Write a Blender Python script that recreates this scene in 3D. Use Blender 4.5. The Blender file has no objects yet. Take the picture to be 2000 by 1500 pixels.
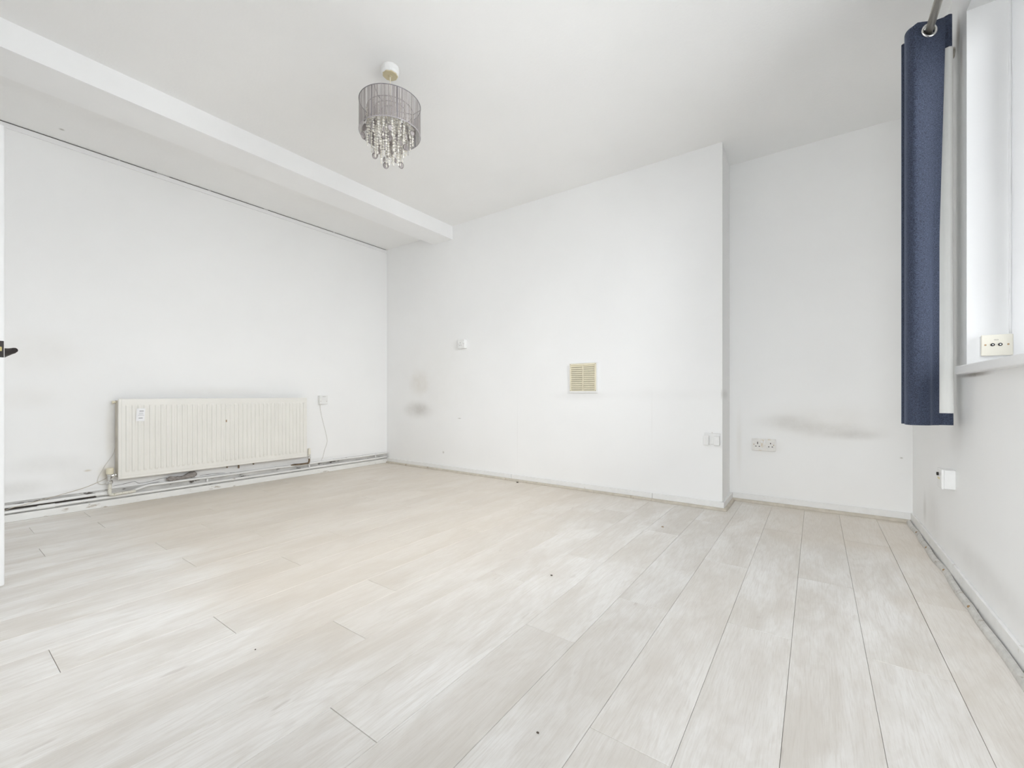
import bpy, bmesh, math, random
from mathutils import Vector, Matrix, noise

random.seed(7)
S = bpy.context.scene
COL = S.collection
PI = math.pi

# ------------------------------------------------------------------ camera, world, light, exposure
cam_data = bpy.data.cameras.new('camera')
cam = bpy.data.objects.new('camera', cam_data)
COL.objects.link(cam)
cam.location = (0, 0, 0.8)
cam.rotation_euler = (PI / 2, 0, 0.6194)
cam_data.sensor_fit = 'HORIZONTAL'
cam_data.sensor_width = 36.0
cam_data.lens = 36.0 * 832.0 / 2000.0
cam_data.shift_y = (770.5 - 750.0) / 2000.0
cam_data.clip_start = 0.02
S.camera = cam

S.view_settings.view_transform = 'Standard'
S.view_settings.look = 'None'
S.view_settings.gamma = 1.0
S.view_settings.use_curve_mapping = False
S.view_settings.exposure = 0.0
S.cycles.max_bounces = 16
S.cycles.diffuse_bounces = 10
S.cycles.glossy_bounces = 6
S.cycles.transmission_bounces = 10
S.cycles.transparent_max_bounces = 24
S.cycles.caustics_reflective = False
S.cycles.caustics_refractive = False
S.cycles.sample_clamp_indirect = 8.0

SKY = 16.6
world = bpy.data.worlds.new('overcast_sky')
S.world = world
world.use_nodes = True
wn = world.node_tree.nodes
wl = world.node_tree.links
wn.clear()
w_out = wn.new('ShaderNodeOutputWorld')
w_bg = wn.new('ShaderNodeBackground')
w_tc = wn.new('ShaderNodeTexCoord')
w_sep = wn.new('ShaderNodeSeparateXYZ')
w_map = wn.new('ShaderNodeMapRange')
w_mix = wn.new('ShaderNodeMix')
w_mix.data_type = 'RGBA'
w_map.inputs['From Min'].default_value = 0.0
w_map.inputs['From Max'].default_value = 1.0
w_mix.inputs[6].default_value = (0.475, 0.492, 0.51, 1)     # overcast: horizon half as bright as the zenith
w_mix.inputs[7].default_value = (0.945, 0.98, 1.02, 1)
w_bg.inputs['Strength'].default_value = SKY
wl.new(w_tc.outputs['Generated'], w_sep.inputs[0])
wl.new(w_sep.outputs['Z'], w_map.inputs['Value'])
wl.new(w_map.outputs[0], w_mix.inputs[0])
wl.new(w_mix.outputs[2], w_bg.inputs['Color'])
wl.new(w_bg.outputs[0], w_out.inputs[0])

def portal(name, loc, rot, sx, sy):
    d = bpy.data.lights.new(name, 'AREA')
    d.shape = 'RECTANGLE'
    d.size = sx
    d.size_y = sy
    d.cycles.is_portal = True
    o = bpy.data.objects.new(name, d)
    o.location = loc
    o.rotation_euler = rot
    COL.objects.link(o)
portal('sky_portal_right', (0.735, 1.11, 1.63), (0, PI / 2, 0), 1.5, 2.8)
portal('sky_portal_near', (-0.13, -0.60, 1.42), (PI / 2, 0, 0), 1.2, 1.9)  # serves the added window in the near wall

# ------------------------------------------------------------------ room dimensions (metres)
XL, XR = -4.128, 0.492         # left and right wall faces
YB, YR, YN = 3.24, 3.612, -0.36  # chimney breast face, alcove face, near wall face
XC = -0.53                     # chimney breast corner
H, HR = 2.545, 2.505           # ceiling, lowered strip along the left wall
ZB, XB1, XB2 = 2.41, -3.07, -3.35   # beam soffit, front and rear faces
WY0, WY1, WZ0, WZ1 = -0.22, 2.445, 0.913, 2.335   # window opening
BO_STEP = 0.1895

WT = 0.225   # thickness of the window wall

# ------------------------------------------------------------------ materials
def nodes(m):
    return m.node_tree.nodes, m.node_tree.links

def mat(name, col, rough=0.5, metal=0.0, spec=0.5, trans=0.0, var=0.0, vscale=8.0, bump=0.0, bscale=200.0,
        col2=None, c2scale=30.0, c2lo=0.5, c2hi=0.62, stretch=None):
    m = bpy.data.materials.new(name)
    m.use_nodes = True
    n, l = nodes(m)
    b = n['Principled BSDF']
    b.inputs['Base Color'].default_value = (*col, 1)
    b.inputs['Roughness'].default_value = rough
    b.inputs['Metallic'].default_value = metal
    b.inputs['Specular IOR Level'].default_value = spec
    b.inputs['Transmission Weight'].default_value = trans
    geo = n.new('ShaderNodeNewGeometry')
    pos = geo.outputs['Position']
    if stretch:
        mp = n.new('ShaderNodeMapping')
        mp.inputs['Scale'].default_value = stretch
        l.new(pos, mp.inputs[0])
        pos = mp.outputs[0]
    last = None
    if var > 0:
        t = n.new('ShaderNodeTexNoise')
        t.inputs['Scale'].default_value = vscale
        t.inputs['Detail'].default_value = 4
        l.new(pos, t.inputs['Vector'])
        r = n.new('ShaderNodeMapRange')
        r.inputs['From Min'].default_value = 0.3
        r.inputs['From Max'].default_value = 0.7
        r.inputs['To Min'].default_value = 1 - var
        r.inputs['To Max'].default_value = 1 + var * 0.4
        l.new(t.outputs['Fac'], r.inputs['Value'])
        mx = n.new('ShaderNodeMix')
        mx.data_type = 'RGBA'
        mx.blend_type = 'MULTIPLY'
        mx.inputs[0].default_value = 1
        mx.inputs[6].default_value = (*col, 1)
        l.new(r.outputs[0], mx.inputs[7])
        last = mx.outputs[2]
    if col2 is not None:
        t2 = n.new('ShaderNodeTexNoise')
        t2.inputs['Scale'].default_value = c2scale
        t2.inputs['Detail'].default_value = 5
        t2.inputs['Roughness'].default_value = 0.65
        l.new(pos, t2.inputs['Vector'])
        r2 = n.new('ShaderNodeMapRange')
        r2.interpolation_type = 'SMOOTHSTEP'
        r2.inputs['From Min'].default_value = c2lo
        r2.inputs['From Max'].default_value = c2hi
        l.new(t2.outputs['Fac'], r2.inputs['Value'])
        mx2 = n.new('ShaderNodeMix')
        mx2.data_type = 'RGBA'
        l.new(r2.outputs[0], mx2.inputs[0])
        if last is not None:
            l.new(last, mx2.inputs[6])
        else:
            mx2.inputs[6].default_value = (*col, 1)
        mx2.inputs[7].default_value = (*col2, 1)
        last = mx2.outputs[2]
    if last is not None:
        l.new(last, b.inputs['Base Color'])
    if bump > 0:
        t3 = n.new('ShaderNodeTexNoise')
        t3.inputs['Scale'].default_value = bscale
        t3.inputs['Detail'].default_value = 3
        l.new(pos, t3.inputs['Vector'])
        bp = n.new('ShaderNodeBump')
        bp.inputs['Strength'].default_value = bump
        bp.inputs['Distance'].default_value = 0.002
        l.new(t3.outputs['Fac'], bp.inputs['Height'])
        l.new(bp.outputs[0], b.inputs['Normal'])
    return m

def wall_mat(name, col, stains, bump=0.12, bscale=90.0, rough=0.6):
    """white paint with stains: (centre, radii, strength, colour) in room coordinates"""
    m = mat(name, col, rough, var=0.022, vscale=1.6, bump=bump, bscale=bscale, spec=0.25)
    n, l = nodes(m)
    b = n['Principled BSDF']
    src = b.inputs['Base Color'].links[0].from_socket
    geo = n.new('ShaderNodeNewGeometry')
    nz = n.new('ShaderNodeTexNoise')
    nz.inputs['Scale'].default_value = 8
    nz.inputs['Detail'].default_value = 6
    nz.inputs['Roughness'].default_value = 0.7
    l.new(geo.outputs['Position'], nz.inputs['Vector'])
    for (c, r, st, sc) in stains:
        mp = n.new('ShaderNodeMapping')
        mp.vector_type = 'TEXTURE'
        mp.inputs['Location'].default_value = c
        mp.inputs['Scale'].default_value = r
        l.new(geo.outputs['Position'], mp.inputs[0])
        ln = n.new('ShaderNodeVectorMath')
        ln.operation = 'LENGTH'
        l.new(mp.outputs[0], ln.inputs[0])
        rg = n.new('ShaderNodeMapRange')
        rg.interpolation_type = 'SMOOTHERSTEP'
        rg.inputs['From Min'].default_value = 1.0
        rg.inputs['From Max'].default_value = 0.0
        rg.inputs['To Min'].default_value = 0.0
        rg.inputs['To Max'].default_value = st
        l.new(ln.outputs['Value'], rg.inputs['Value'])
        nr = n.new('ShaderNodeMapRange')
        nr.inputs['From Min'].default_value = 0.30
        nr.inputs['From Max'].default_value = 0.62
        nr.inputs['To Min'].default_value = 0.55
        nr.inputs['To Max'].default_value = 1.0
        l.new(nz.outputs['Fac'], nr.inputs['Value'])
        mu = n.new('ShaderNodeMath')
        mu.operation = 'MULTIPLY'
        l.new(rg.outputs[0], mu.inputs[0])
        l.new(nr.outputs[0], mu.inputs[1])
        mx = n.new('ShaderNodeMix')
        mx.data_type = 'RGBA'
        l.new(mu.outputs[0], mx.inputs[0])
        l.new(src, mx.inputs[6])
        mx.inputs[7].default_value = (*sc, 1)
        src = mx.outputs[2]
    l.new(src, b.inputs['Base Color'])
    return m

GREY_ST = (0.42, 0.40, 0.36)
WARM_ST = (0.60, 0.54, 0.44)
WALLC = (0.905, 0.907, 0.905)
M = {}
M['wall_left'] = wall_mat('wall_left_paint', WALLC, [
    ((XL, 0.46, 1.08), (0.5, 0.34, 0.22), 0.12, WARM_ST), ((XL, 0.42, 0.78), (0.5, 0.25, 0.12), 0.10, WARM_ST),
    ((XL, 0.52, 0.34), (0.5, 0.30, 0.10), 0.13, GREY_ST), ((XL, 0.66, 0.24), (0.5, 0.22, 0.14), 0.10, GREY_ST),
    ((XL, 0.80, 0.24), (0.5, 0.07, 0.09), 0.45, (0.62, 0.5, 0.3)), ((XL, 1.5, 0.82), (0.5, 0.8, 0.08), 0.12, WARM_ST),
    ((XL, 0.70, 0.27), (0.5, 0.03, 0.012), 0.7, WARM_ST), ((XL, 0.39, 0.20), (0.5, 0.2, 0.08), 0.25, GREY_ST),
    ((XL, 1.6, 0.14), (0.5, 1.8, 0.03), 0.30, GREY_ST), ((XL, 0.82, 0.5), (0.5, 0.05, 0.4), 0.3, WARM_ST)])
M['wall_back'] = wall_mat('wall_back_paint', WALLC, [
    ((-3.60, YB, 0.63), (0.34, 0.5, 0.14), 0.40, GREY_ST), ((-3.55, YB, 0.64), (0.18, 0.5, 0.09), 0.22, GREY_ST),
    ((-3.57, YB, 0.93), (0.24, 0.5, 0.20), 0.34, WARM_ST), ((-3.35, YB, 1.0), (0.9, 0.5, 0.7), 0.10, WARM_ST),
    ((-2.97, YB, 0.555), (0.035, 0.5, 0.006), 0.9, GREY_ST), ((-3.2, YB, 0.19), (0.02, 0.5, 0.02), 0.8, GREY_ST),
    ((-0.95, YB, 0.80), (0.75, 0.5, 0.07), 0.045, GREY_ST), ((-2.25, YB, 0.45), (0.005, 0.5, 0.5), 0.16, GREY_ST),
    ((-1.01, YB, 0.62), (0.005, 0.5, 0.35), 0.12, GREY_ST), ((-1.62, YB, 0.79), (0.4, 0.5, 0.06), 0.12, GREY_ST),
    ((XC, YB, 0.80), (0.008, 0.5, 0.06), 0.3, GREY_ST)])
M['wall_alcove'] = wall_mat('wall_alcove_paint', (0.905, 0.905, 0.897), [
    ((-0.16, YR, 0.60), (0.28, 0.5, 0.09), 0.28, GREY_ST), ((0.10, YR, 0.555), (0.36, 0.5, 0.08), 0.28, GREY_ST),
    ((0.04, YR, 0.60), (0.6, 0.5, 0.22), 0.16, WARM_ST), ((0.22, YR, 0.53), (0.20, 0.5, 0.05), 0.24, GREY_ST),
    ((0.30, YR, 0.76), (0.07, 0.5, 0.004), 0.3, (0.9, 0.9, 0.9)), ((0.44, YR, 0.40), (0.012, 0.5, 0.008), 0.9, GREY_ST),
    ((-0.3, YR, 0.42), (0.16, 0.5, 0.09), 0.18, WARM_ST), ((-0.47, YR, 0.45), (0.03, 0.5, 0.4), 0.16, WARM_ST)])
M['wall_right'] = wall_mat('wall_right_paint', WALLC, [
    ((XR, 3.05, 0.18), (0.5, 0.28, 0.20), 0.15, GREY_ST), ((XR, 3.25, 0.17), (0.5, 0.06, 0.14), 0.3, GREY_ST),
    ((XR, 2.57, 2.33), (0.5, 0.05, 0.12), 0.75, (0.35, 0.3, 0.25)), ((XR, 2.52, 2.2), (0.5, 0.03, 0.14), 0.5, (0.5, 0.44, 0.4)),
    ((XR, 2.6, 0.62), (0.5, 0.2, 0.14), 0.18, GREY_ST), ((XR, 2.35, 0.876), (0.5, 0.3, 0.014), 0.9, (0.2, 0.17, 0.14)),
    ((XR, 2.2, 0.15), (0.5, 0.8, 0.1), 0.2, GREY_ST)])
M['ceiling'] = wall_mat('ceiling_paint', (0.91, 0.91, 0.905), [
    ((-3.95, 0.55, HR), (0.02, 0.02, 0.2), 0.8, GREY_ST), ((-3.2, 2.3, H), (0.9, 1.2, 0.2), 0.06, WARM_ST),
    ((-1.853, 1.477, H), (0.066, 0.066, 0.2), 0.8, (0.62, 0.48, 0.42))],
    bump=0.5, bscale=75.0, rough=0.7)
M['paint'] = mat('white_gloss_paint', (0.89, 0.892, 0.895), 0.35, var=0.02)
M['beam'] = mat('beam_paint', (0.925, 0.928, 0.93), 0.45, var=0.01, bump=0.06, bscale=60)
M['skirt'] = mat('skirting_paint', (0.85, 0.85, 0.842), 0.45, var=0.04, vscale=20, col2=(0.60, 0.56, 0.49), c2scale=22, c2lo=0.64, c2hi=0.72)
M['skirt_left'] = mat('chipped_skirting_paint', (0.82, 0.82, 0.80), 0.45, var=0.05, vscale=25,
                      col2=(0.50, 0.46, 0.40), c2scale=26, c2lo=0.60, c2hi=0.68, stretch=(1, 0.35, 1.6))
M['quad'] = mat('grubby_quadrant_paint', (0.60, 0.55, 0.47), 0.5, var=0.12, vscale=30,
                col2=(0.36, 0.29, 0.20), c2scale=18, c2lo=0.60, c2hi=0.72)
M['quad_right'] = mat('worn_quadrant_paint', (0.62, 0.61, 0.58), 0.5, var=0.15, vscale=40,
                      col2=(0.40, 0.36, 0.31), c2scale=30, c2lo=0.56, c2hi=0.70)
M['dark_gap'] = mat('dark_gap_dirt', (0.05, 0.042, 0.035), 0.9, var=0.3, vscale=40)
M['subfloor'] = mat('underlay', (0.22, 0.19, 0.16), 0.9, var=0.2, vscale=20)
M['cream'] = mat('cream_plastic', (0.80, 0.745, 0.58), 0.4, var=0.05, vscale=30)
M['cream_pale'] = mat('pale_cream_plastic', (0.83, 0.80, 0.70), 0.35, var=0.03, vscale=30)
M['plastic'] = mat('white_plastic', (0.83, 0.83, 0.82), 0.35, var=0.02, vscale=40)
M['plastic_dirty'] = mat('stained_white_plastic', (0.80, 0.785, 0.75), 0.4, var=0.05, vscale=60,
                         col2=(0.60, 0.48, 0.30), c2scale=20, c2lo=0.55, c2hi=0.70)
M['hole'] = mat('dark_slot', (0.02, 0.018, 0.015), 0.7, var=0.2)
M['brass'] = mat('brass', (0.72, 0.62, 0.30), 0.3, metal=1.0, var=0.1, vscale=80)
M['chrome'] = mat('chrome', (0.75, 0.75, 0.74), 0.18, metal=1.0, var=0.1, vscale=90)
M['black_metal'] = mat('dark_bronze_metal', (0.035, 0.03, 0.028), 0.4, metal=0.3, var=0.2, vscale=60)
M['screw'] = mat('rusty_screw', (0.42, 0.28, 0.15), 0.5, metal=0.5, var=0.3, vscale=200)
M['radiator'] = mat('radiator_enamel', (0.815, 0.80, 0.755), 0.32, var=0.03, vscale=6,
                    col2=(0.50, 0.33, 0.18), c2scale=55, c2lo=0.735, c2hi=0.78)
M['radiator_side'] = mat('radiator_side_enamel', (0.60, 0.56, 0.48), 0.5, var=0.15, vscale=12)
M['pipe'] = mat('painted_pipe', (0.84, 0.84, 0.825), 0.4, var=0.05, vscale=20, col2=(0.45, 0.41, 0.36), c2scale=28, c2lo=0.62, c2hi=0.70,
                stretch=(1, 0.5, 1))
M['pipe_chip'] = mat('chipped_pipe_paint', (0.74, 0.72, 0.64), 0.45, var=0.1, vscale=40, col2=(0.36, 0.34, 0.22), c2scale=90, c2lo=0.56, c2hi=0.64)
M['grime'] = mat('grimy_bare_plaster', (0.60, 0.59, 0.57), 0.8, var=0.3, vscale=14, col2=(0.07, 0.06, 0.05), c2scale=16, c2lo=0.55, c2hi=0.66, stretch=(1, 0.5, 1.5))
M['copper'] = mat('bare_copper', (0.20, 0.145, 0.095), 0.45, metal=0.5, var=0.4, vscale=50)
M['cable'] = mat('white_cable_sheath', (0.72, 0.70, 0.65), 0.5, var=0.08, vscale=30)
M['cable_tan'] = mat('grubby_cable_sheath', (0.55, 0.49, 0.40), 0.5, var=0.15, vscale=30)
M['rag'] = mat('grey_rag_cloth', (0.36, 0.33, 0.31), 0.95, var=0.35, vscale=60, bump=0.6, bscale=150)
M['thread'] = mat('silver_grey_thread', (0.415, 0.375, 0.368), 0.5, var=0.45, vscale=34, stretch=(8, 8, 0.1))
M['shade_wire'] = mat('shade_wire', (0.27, 0.26, 0.28), 0.4, metal=0.3, var=0.1)
M['rim'] = mat('shade_rim_tape', (0.50, 0.47, 0.50), 0.5, var=0.1)
M['shell'] = mat('grey_shell_disc', (0.47, 0.43, 0.425), 0.28, var=0.25, vscale=60)
M['bulb'] = mat('frosted_bulb', (0.85, 0.84, 0.82), 0.3, var=0.02)
M['rod'] = mat('worn_steel_rod', (0.60, 0.565, 0.50), 0.34, metal=0.6, var=0.3, vscale=25, col2=(0.36, 0.35, 0.33), c2scale=30, c2lo=0.5, c2hi=0.7,
               stretch=(1, 0.25, 1))
M['lining'] = mat('white_curtain_lining', (0.80, 0.80, 0.77), 0.8, var=0.03, bump=0.1, bscale=600)
M['crumb'] = mat('dark_crumb', (0.08, 0.06, 0.045), 0.8, var=0.3, vscale=300)
M['crumb_tan'] = mat('tan_crumb', (0.45, 0.33, 0.22), 0.8, var=0.3, vscale=300)
M['door'] = mat('door_gloss_paint', (0.78, 0.785, 0.785), 0.3, var=0.02)
M['ground'] = mat('pale_paving', (0.36, 0.36, 0.355), 0.9, var=0.1, vscale=1)

def bead_mat():
    m = bpy.data.materials.new('clear_crystal_bead')
    m.use_nodes = True
    n, l = nodes(m)
    b = n['Principled BSDF']
    b.inputs['Base Color'].default_value = (0.90, 0.87, 0.80, 1)
    b.inputs['Roughness'].default_value = 0.08
    b.inputs['Transmission Weight'].default_value = 0.1
    b.inputs['IOR'].default_value = 1.5
    g = n.new('ShaderNodeNewGeometry')
    t = n.new('ShaderNodeTexNoise')
    t.inputs['Scale'].default_value = 120
    l.new(g.outputs['Position'], t.inputs['Vector'])
    r = n.new('ShaderNodeValToRGB')
    r.color_ramp.elements[0].color = (0.80, 0.75, 0.64, 1)
    r.color_ramp.elements[0].position = 0.35
    r.color_ramp.elements[1].color = (1.0, 0.985, 0.95, 1)
    r.color_ramp.elements[1].position = 0.62
    l.new(t.outputs['Fac'], r.inputs[0])
    l.new(r.outputs[0], b.inputs['Base Color'])
    return m
M['bead'] = bead_mat()
M['olive_cream'] = mat('yellowed_cream_plastic', (0.66, 0.58, 0.38), 0.45, var=0.05, vscale=30)

def fabric_mat():
    m = mat('navy_curtain_cloth', (0.050, 0.066, 0.112), 0.72, spec=0.25)
    n, l = nodes(m)
    b = n['Principled BSDF']
    b.inputs['Sheen Weight'].default_value = 0.22
    b.inputs['Sheen Roughness'].default_value = 0.45
    b.inputs['Sheen Tint'].default_value = (0.62, 0.72, 1.0, 1)
    g = n.new('ShaderNodeNewGeometry')
    mp = n.new('ShaderNodeMapping')
    mp.inputs['Scale'].default_value = (260, 260, 620)
    l.new(g.outputs['Position'], mp.inputs[0])
    t = n.new('ShaderNodeTexNoise')
    t.inputs['Scale'].default_value = 1.0
    t.inputs['Detail'].default_value = 3
    l.new(mp.outputs[0], t.inputs['Vector'])
    r = n.new('ShaderNodeValToRGB')
    r.color_ramp.elements[0].color = (0.019, 0.024, 0.042, 1)
    r.color_ramp.elements[0].position = 0.38
    r.color_ramp.elements[1].color = (0.072, 0.090, 0.142, 1)
    r.color_ramp.elements[1].position = 0.66
    l.new(t.outputs['Fac'], r.inputs[0])
    l.new(r.outputs[0], b.inputs['Base Color'])
    bp = n.new('ShaderNodeBump')
    bp.inputs['Strength'].default_value = 0.25
    bp.inputs['Distance'].default_value = 0.001
    l.new(t.outputs['Fac'], bp.inputs['Height'])
    l.new(bp.outputs[0], b.inputs['Normal'])
    return m
M['cloth'] = fabric_mat()

def glass_mat():
    m = bpy.data.materials.new('window_glass')
    m.use_nodes = True
    n, l = nodes(m)
    n.clear()
    o = n.new('ShaderNodeOutputMaterial')
    mx = n.new('ShaderNodeMixShader')
    tr = n.new('ShaderNodeBsdfTransparent')
    gl = n.new('ShaderNodeBsdfGlossy')
    gl.inputs['Roughness'].default_value = 0.02
    fr = n.new('ShaderNodeFresnel')
    fr.inputs['IOR'].default_value = 1.45
    l.new(fr.outputs[0], mx.inputs[0])
    l.new(tr.outputs[0], mx.inputs[1])
    l.new(gl.outputs[0], mx.inputs[2])
    l.new(mx.outputs[0], o.inputs[0])
    return m
M['glass'] = glass_mat()

def sticker_mat():
    m = mat('printed_paper', (0.86, 0.86, 0.87), 0.6)
    n, l = nodes(m)
    b = n['Principled BSDF']
    g = n.new('ShaderNodeNewGeometry')
    sp = n.new('ShaderNodeSeparateXYZ')
    l.new(g.outputs['Position'], sp.inputs[0])
    src = None
    # rows of illegible print: (z, half height, y0, y1)
    for (z, hh, y0, y1, k) in [(0.679, 0.0032, 0.952, 0.976, 0.75), (0.665, 0.0020, 0.949, 0.974, 0.4), (0.657, 0.0020, 0.949, 0.974, 0.4),
                               (0.648, 0.0020, 0.943, 0.978, 0.4), (0.628, 0.0030, 0.947, 0.970, 0.75)]:
        parts = []
        for (sock, c, r) in ((sp.outputs['Z'], z, hh), (sp.outputs['Y'], (y0 + y1) / 2, (y1 - y0) / 2)):
            cp = n.new('ShaderNodeMath')
            cp.operation = 'COMPARE'
            cp.inputs[1].default_value = c
            cp.inputs[2].default_value = r
            l.new(sock, cp.inputs[0])
            parts.append(cp.outputs[0])
        mu = n.new('ShaderNodeMath')
        mu.operation = 'MULTIPLY'
        l.new(parts[0], mu.inputs[0])
        l.new(parts[1], mu.inputs[1])
        mk = n.new('ShaderNodeMath')
        mk.operation = 'MULTIPLY'
        mk.inputs[1].default_value = k
        l.new(mu.outputs[0], mk.inputs[0])
        if src is None:
            src = mk.outputs[0]
        else:
            ad = n.new('ShaderNodeMath')
            ad.operation = 'MAXIMUM'
            l.new(src, ad.inputs[0])
            l.new(mk.outputs[0], ad.inputs[1])
            src = ad.outputs[0]
    mx = n.new('ShaderNodeMix')
    mx.data_type = 'RGBA'
    l.new(src, mx.inputs[0])
    mx.inputs[6].default_value = (0.86, 0.86, 0.87, 1)
    mx.inputs[7].default_value = (0.2, 0.2, 0.22, 1)
    l.new(mx.outputs[2], b.inputs['Base Color'])
    return m
M['sticker'] = sticker_mat()

def plank_mat():
    m = bpy.data.materials.new('pale_oak_laminate')
    m.use_nodes = True
    n, l = nodes(m)
    b = n['Principled BSDF']
    b.inputs['Roughness'].default_value = 0.42
    b.inputs['Specular IOR Level'].default_value = 0.45
    g = n.new('ShaderNodeNewGeometry')
    oi = n.new('ShaderNodeObjectInfo')
    # shift every plank's figure by its own random number
    sc = n.new('ShaderNodeVectorMath')
    sc.operation = 'SCALE'
    sc.inputs[0].default_value = (37.0, 53.0, 11.0)
    l.new(oi.outputs['Random'], sc.inputs['Scale'])
    ad = n.new('ShaderNodeVectorMath')
    ad.operation = 'ADD'
    l.new(g.outputs['Position'], ad.inputs[0])
    l.new(sc.outputs[0], ad.inputs[1])
    def noise_node(scale3, detail, rough=0.55, dist=0.0):
        mp = n.new('ShaderNodeMapping')
        mp.inputs['Scale'].default_value = scale3
        l.new(ad.outputs[0], mp.inputs[0])
        t = n.new('ShaderNodeTexNoise')
        t.inputs['Scale'].default_value = 1.0
        t.inputs['Detail'].default_value = detail
        t.inputs['Roughness'].default_value = rough
        t.inputs['Distortion'].default_value = dist
        l.new(mp.outputs[0], t.inputs['Vector'])
        return t.outputs['Fac'], mp
    broad, _ = noise_node((5.5, 1.9, 1), 6, 0.62, 0.4)
    fine, _ = noise_node((300, 14, 1), 4, 0.65)
    # cathedral figure: noise contour lines
    cont, _ = noise_node((6.5, 0.9, 1), 2, 0.45, 0.25)
    mulc = n.new('ShaderNodeMath')
    mulc.operation = 'MULTIPLY'
    mulc.inputs[1].default_value = 95.0
    l.new(cont, mulc.inputs[0])
    sn = n.new('ShaderNodeMath')
    sn.operation = 'SINE'
    l.new(mulc.outputs[0], sn.inputs[0])
    spots, _ = noise_node((26, 8, 1), 2, 0.5)
    def ramp(src, lo, hi, tolo, tohi):
        r = n.new('ShaderNodeMapRange')
        r.interpolation_type = 'SMOOTHSTEP'
        r.inputs['From Min'].default_value = lo
        r.inputs['From Max'].default_value = hi
        r.inputs['To Min'].default_value = tolo
        r.inputs['To Max'].default_value = tohi
        l.new(src, r.inputs['Value'])
        return r.outputs[0]
    def mix(fac, a, c, blend='MIX'):
        mx = n.new('ShaderNodeMix')
        mx.data_type = 'RGBA'
        mx.blend_type = blend
        if hasattr(fac, 'name'):
            l.new(fac, mx.inputs[0])
        else:
            mx.inputs[0].default_value = fac
        for k, v in ((6, a), (7, c)):
            if hasattr(v, 'name'):
                l.new(v, mx.inputs[k])
            else:
                mx.inputs[k].default_value = (*v, 1)
        return mx.outputs[2]
    c = mix(ramp(broad, 0.32, 0.68, 0, 1), PLANK_LIGHT, PLANK_DARK)
    c = mix(ramp(fine, 0.42, 0.75, 0, 0.42), c, PLANK_GRAIN)
    c = mix(ramp(sn.outputs[0], 0.2, 1.0, 0, 0.16), c, PLANK_GRAIN)
    c = mix(ramp(spots, 0.70, 0.80, 0, 0.35), c, PLANK_KNOT)
    # shade painted browner into the boards: back left, alcove, right wall edge
    sp = n.new('ShaderNodeSeparateXYZ')
    wob = n.new('ShaderNodeTexNoise')
    wob.inputs['Scale'].default_value = 2.6
    wob.inputs['Detail'].default_value = 5
    l.new(g.outputs['Position'], wob.inputs['Vector'])
    ws = n.new('ShaderNodeVectorMath')
    ws.operation = 'MULTIPLY_ADD'
    ws.inputs[1].default_value = (0.5, 0.5, 0)
    ws.inputs[2].default_value = (-0.25, -0.25, 0)
    l.new(wob.outputs['Color'], ws.inputs[0])
    wa = n.new('ShaderNodeVectorMath')
    l.new(g.outputs['Position'], wa.inputs[0])
    l.new(ws.outputs[0], wa.inputs[1])
    l.new(wa.outputs[0], sp.inputs[0])
    def mul(a, b_):
        q = n.new('ShaderNodeMath')
        q.operation = 'MULTIPLY'
        l.new(a, q.inputs[0])
        if hasattr(b_, 'name'):
            l.new(b_, q.inputs[1])
        else:
            q.inputs[1].default_value = b_
        return q.outputs[0]
    left_shade = mul(ramp(sp.outputs['X'], -1.75, -0.75, 1, 0), ramp(sp.outputs['Y'], 0.50, 0.95, 0, 1))
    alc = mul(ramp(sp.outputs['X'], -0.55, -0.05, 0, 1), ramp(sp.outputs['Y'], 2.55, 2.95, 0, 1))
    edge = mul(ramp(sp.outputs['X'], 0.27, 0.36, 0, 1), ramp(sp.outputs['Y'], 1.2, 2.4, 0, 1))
    c = mix(mul(left_shade, SHADE_MARK), c, PLANK_SHADE)
    c = mix(mul(alc, 0.45), c, PLANK_SHADE)
    c = mix(mul(edge, 0.22), c, PLANK_SHADE)
    # plank to plank tone
    tone = n.new('ShaderNodeMapRange')
    tone.inputs['To Min'].default_value = 0.975
    tone.inputs['To Max'].default_value = 1.015
    l.new(oi.outputs['Random'], tone.inputs['Value'])
    c = mix(1.0, c, tone.outputs[0], 'MULTIPLY')
    l.new(c, b.inputs['Base Color'])
    rr = ramp(fine, 0.3, 0.7, 0.36, 0.52)
    l.new(rr, b.inputs['Roughness'])
    bp = n.new('ShaderNodeBump')
    bp.inputs['Strength'].default_value = 0.12
    bp.inputs['Distance'].default_value = 0.001
    l.new(fine, bp.inputs['Height'])
    l.new(bp.outputs[0], b.inputs['Normal'])
    return m
PLANK_LIGHT = (0.868, 0.852, 0.825)
PLANK_DARK = (0.715, 0.677, 0.625)
PLANK_GRAIN = (0.610, 0.565, 0.505)
PLANK_SHADE = (0.690, 0.605, 0.500)  # board colour where floor shade is painted in
SHADE_MARK = 0.56
PLANK_KNOT = (0.44, 0.39, 0.34)
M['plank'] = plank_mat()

# ------------------------------------------------------------------ mesh helpers
def link_mesh(name, bm, material, parent=None, origin=None, smooth=False, kind=None):
    me = bpy.data.meshes.new(name)
    if origin is not None:
        bmesh.ops.translate(bm, verts=bm.verts, vec=-Vector(origin))
    bmesh.ops.recalc_face_normals(bm, faces=bm.faces)
    for f in bm.faces:
        f.smooth = smooth
    bm.to_mesh(me)
    bm.free()
    me.materials.append(material)
    o = bpy.data.objects.new(name, me)
    COL.objects.link(o)
    if parent is not None:
        o.parent = parent
    elif origin is not None:
        o.location = origin
    if kind:
        o['kind'] = kind
    return o

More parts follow.
